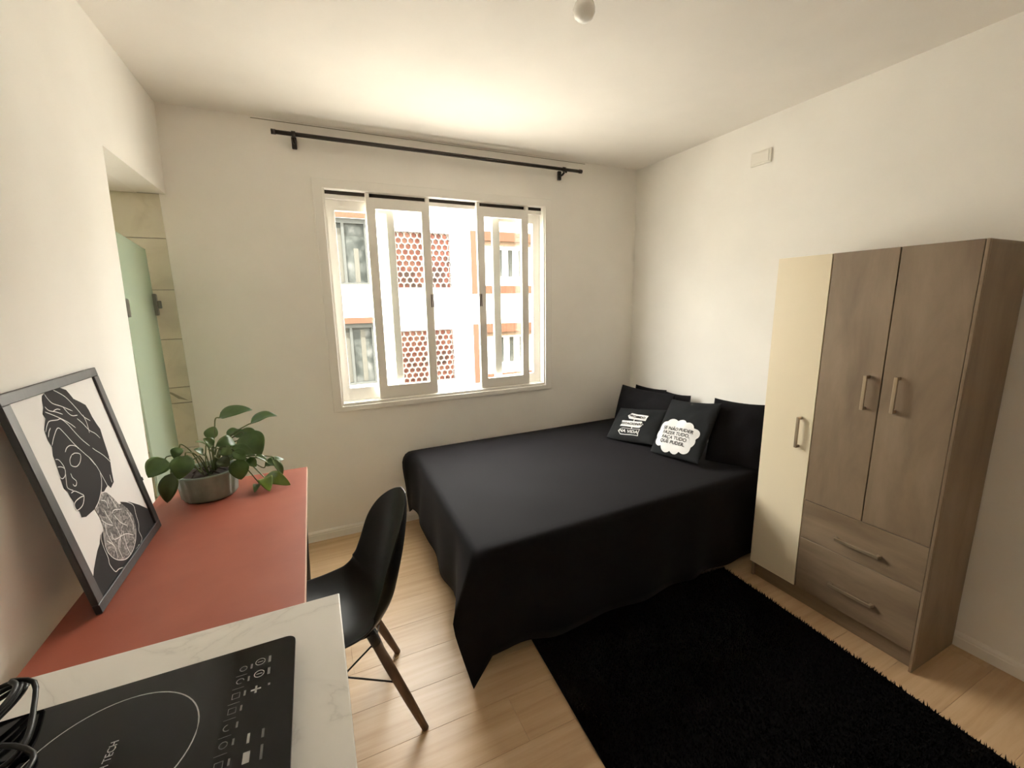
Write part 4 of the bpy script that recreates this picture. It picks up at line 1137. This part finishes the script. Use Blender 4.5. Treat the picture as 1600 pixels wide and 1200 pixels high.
for k in range(7):
    a = k * 0.95; r = 0.045
    tube('root', smooth_pts([(0.015 * math.cos(a), 0.015 * math.sin(a), 0.085), (0.03 * math.cos(a + 0.5), 0.03 * math.sin(a + 0.5), 0.105), (r * math.cos(a + 0.8), r * math.sin(a + 0.8), 0.098), (0.062 * math.cos(a + 1.0), 0.062 * math.sin(a + 1.0), 0.086)], 4), 0.0028, M['soil'], pt, seg=6)
camv = Vector((0.6105, 0.0, 1.5042))
for k, (B, T, w_, ci, rr) in enumerate(LEAVES):
    B, T = Vector(B) - PC, Vector(T) - PC
    ax = (T - B); ln = ax.length; ax.normalize()
    toc = (camv - PC - (B + T) / 2).normalized()
    nrm = toc * (1 - rr) + Vector((0, 0, 1)) * (rr + 0.15)
    nrm = (nrm - ax * nrm.dot(ax)).normalized()
    side = ax.cross(nrm)
    nl, nw = 12, 6
    vs, fs = [], []
    arch = 0.14 * ln
    for i in range(nl + 1):
        t = i / nl
        hw = w_ / 2 * (math.sin(math.pi * min(1, t ** 0.72)) ** 0.75 if 0 < t < 1 else 0.0)
        c = B + ax * ln * t + nrm * (arch * math.sin(math.pi * t) - (0.10 * ln * t * t if ci != 3 else 0.0) + (0.10 * ln * t if ci != 3 else 0))
        for j in range(nw + 1):
            s = 2 * j / nw - 1
            wave = 0.035 * w_ * math.sin(t * 9 + k) * abs(s)
            vs.append(c + side * hw * s + nrm * (0.22 * hw * abs(s) ** 1.5 + wave))
    if ci == 3:
        vs = [Vector((v_.x, v_.y, max(v_.z, 0.003))) for v_ in vs]
    for i in range(nl):
        for j in range(nw):
            a = i * (nw + 1) + j
            fs.append((a, a + 1, a + nw + 2, a + nw + 1))
    lf = link('leaf', mesh('leaf', vs, fs), LEAFM[ci], pt, smooth=True)
    so = lf.modifiers.new('thick', 'SOLIDIFY'); so.thickness = 0.0012
    an_ = math.atan2(B.y, B.x)
    root = Vector((0.022 * math.cos(an_ + 0.6), 0.022 * math.sin(an_ + 0.6), 0.090))
    h2 = max(B.z, 0.125) + 0.012
    mid = root.lerp(B, 0.55); mid.z = max(mid.z, min(h2, 0.095 + 0.6 * abs(B.z - 0.09) + 0.03))
    near = B - ax * 0.012
    tube('stem', smooth_pts([root, root.lerp(mid, 0.5) + Vector((0, 0, 0.012)), mid, near, B + ax * 0.004], 4), [0.0024] * 16 + [0.0016], M['stem'], lf, seg=6)

# ------------------------------------------------------------------ induction cooktop
ck = empty('induction_cooktop', (0.359, 0.572, 0.9505))
tag(ck, 'black glass induction cooktop with touch symbols on the marble worktop', 'cooktop')
CX, CY = 0.359, 0.572
box('cooktop_base', -0.165, 0.165, -0.125, 0.125, 0.0005, 0.018, M['cooktop_body'], ck, bev=0.004)
def rounded(w, h, r, n=6):
    P = []
    for cx, cy, a0 in ((w / 2 - r, h / 2 - r, 0), (-w / 2 + r, h / 2 - r, 90), (-w / 2 + r, -h / 2 + r, 180), (w / 2 - r, -h / 2 + r, 270)):
        for k in range(n + 1):
            a = math.radians(a0 + 90 * k / n); P.append((cx + r * math.cos(a), cy + r * math.sin(a)))
    return P
gt = prism('glass_top', rounded(0.362, 0.280, 0.014), 0.0065, M['cooktop'], ck, 0.018)
gb = gt.modifiers.new('bevel', 'BEVEL'); gb.width = 0.0012; gb.segments = 2
GZ = 0.0247
def ring_print(name, cx, cy, r, w, mat, parent=gt, seg=64, a0=0, a1=360):
    pts = [(cx + r * math.cos(math.radians(a0 + (a1 - a0) * k / seg)), cy + r * math.sin(math.radians(a0 + (a1 - a0) * k / seg))) for k in range(seg + 1)]
    vs, fs = ribbon_data(pts, w, GZ)
    return link(name, mesh(name, vs, fs), mat, parent)
ring_print('zone_ring', 0.338 - CX, 0.588 - CY, 0.092, 0.0016, M['glass_print'])
def flat_text(body, size, x, y, mat, align='RIGHT', name='lettering', bold=0.0):
    vs, fs = text_tris(body, size, align, bold)
    o = link(name, mesh(name, [(x - v_[1] - CX, y + v_[0] - CY, GZ) for v_ in vs], fs), mat, gt)
    return o
flat_text('ITH TECH', 0.0115, 0.341, 0.613, M['glass_print'])
def bar(x, y, wx, wy, mat=M['glass_print'], name='touch_symbol'):
    vs = [(x - wx / 2 - CX, y - wy / 2 - CY, GZ), (x + wx / 2 - CX, y - wy / 2 - CY, GZ), (x + wx / 2 - CX, y + wy / 2 - CY, GZ), (x - wx / 2 - CX, y + wy / 2 - CY, GZ)]
    return link(name, mesh(name, vs, [(0, 1, 2, 3)]), mat, gt)
dim = M['glass_print_dim']
c1 = [(0.493, 0.672), (0.4935, 0.648)]
for x, y in c1:
    ring_print('touch_symbol', x - CX, y - CY, 0.0062, 0.0011, M['glass_print'], seg=20)
    bar(x, y, 0.0075, 0.0011)
    bar(x + 0.0125, y, 0.0035, 0.013, dim)
bar(0.492, 0.620, 0.0125, 0.0026); bar(0.492, 0.620, 0.0026, 0.0125); bar(0.508, 0.622, 0.003, 0.004, dim)
bar(0.491, 0.544, 0.0030, 0.014); bar(0.507, 0.544, 0.003, 0.013, dim)
bar(0.4915, 0.518, 0.0075, 0.015); bar(0.5075, 0.518, 0.003, 0.020, dim)
for k, (x, y) in enumerate(((0.4715, 0.668), (0.470, 0.645), (0.468, 0.620), (0.4665, 0.596), (0.465, 0.571), (0.464, 0.547), (0.463, 0.521))):
    if k in (0, 1, 4, 5): ring_print('touch_symbol', x - CX, y - CY, 0.0045, 0.0011, dim, seg=16, a0=(0 if k != 4 else 90), a1=(360 if k in (0, 5) else 300))
    else:
        o = ring_print('touch_symbol', x - CX, y - CY, 0.0062, 0.0011, dim, seg=4, a0=45, a1=405)
    bar(x + 0.0105, y, 0.0024, 0.009, dim)
    if k < 6: bar(x - 0.001, y - 0.0125, 0.014, 0.0007, dim, 'divider_mark')

# power cord, coiled at the wall side of the cooktop
pts = []
ax2 = Vector((0.45, 0.89, 0)); sd = Vector((-0.89, 0.45, 0)); cc = Vector((0.168, 0.688, 0.0))
for k in range(0, 3 * 16 + 1):
    a = 2 * math.pi * k / 16; lap = k / 16
    p = cc + ax2 * (0.078 - 0.006 * lap) * math.cos(a) + sd * (0.020 + 0.004 * lap) * math.sin(a)
    p.z = 0.981 + 0.0075 * lap + 0.006 * math.cos(a)
    if p.y > 0.70: p.z = max(p.z, 0.958)
    pts.append(p)
pts += [Vector((0.216, 0.742, 0.998)), Vector((0.232, 0.700, 0.990)), Vector((0.242, 0.660, 0.983)), Vector((0.238, 0.630, 0.9795)), Vector((0.215, 0.620, 0.9795)), Vector((0.20, 0.645, 0.9800)), Vector((0.225, 0.650, 0.988)), Vector((0.258, 0.632, 0.9795)), Vector((0.262, 0.600, 0.9795)), Vector((0.245, 0.560, 0.9795)), Vector((0.215, 0.52, 0.9795)), Vector((0.18, 0.50, 0.9795))]
pc = tube('power_cord', smooth_pts(pts, 3), 0.0032, M['cord'], None, seg=8)
tag(pc, 'black power cord coiled on the corner of the cooktop', 'cord')
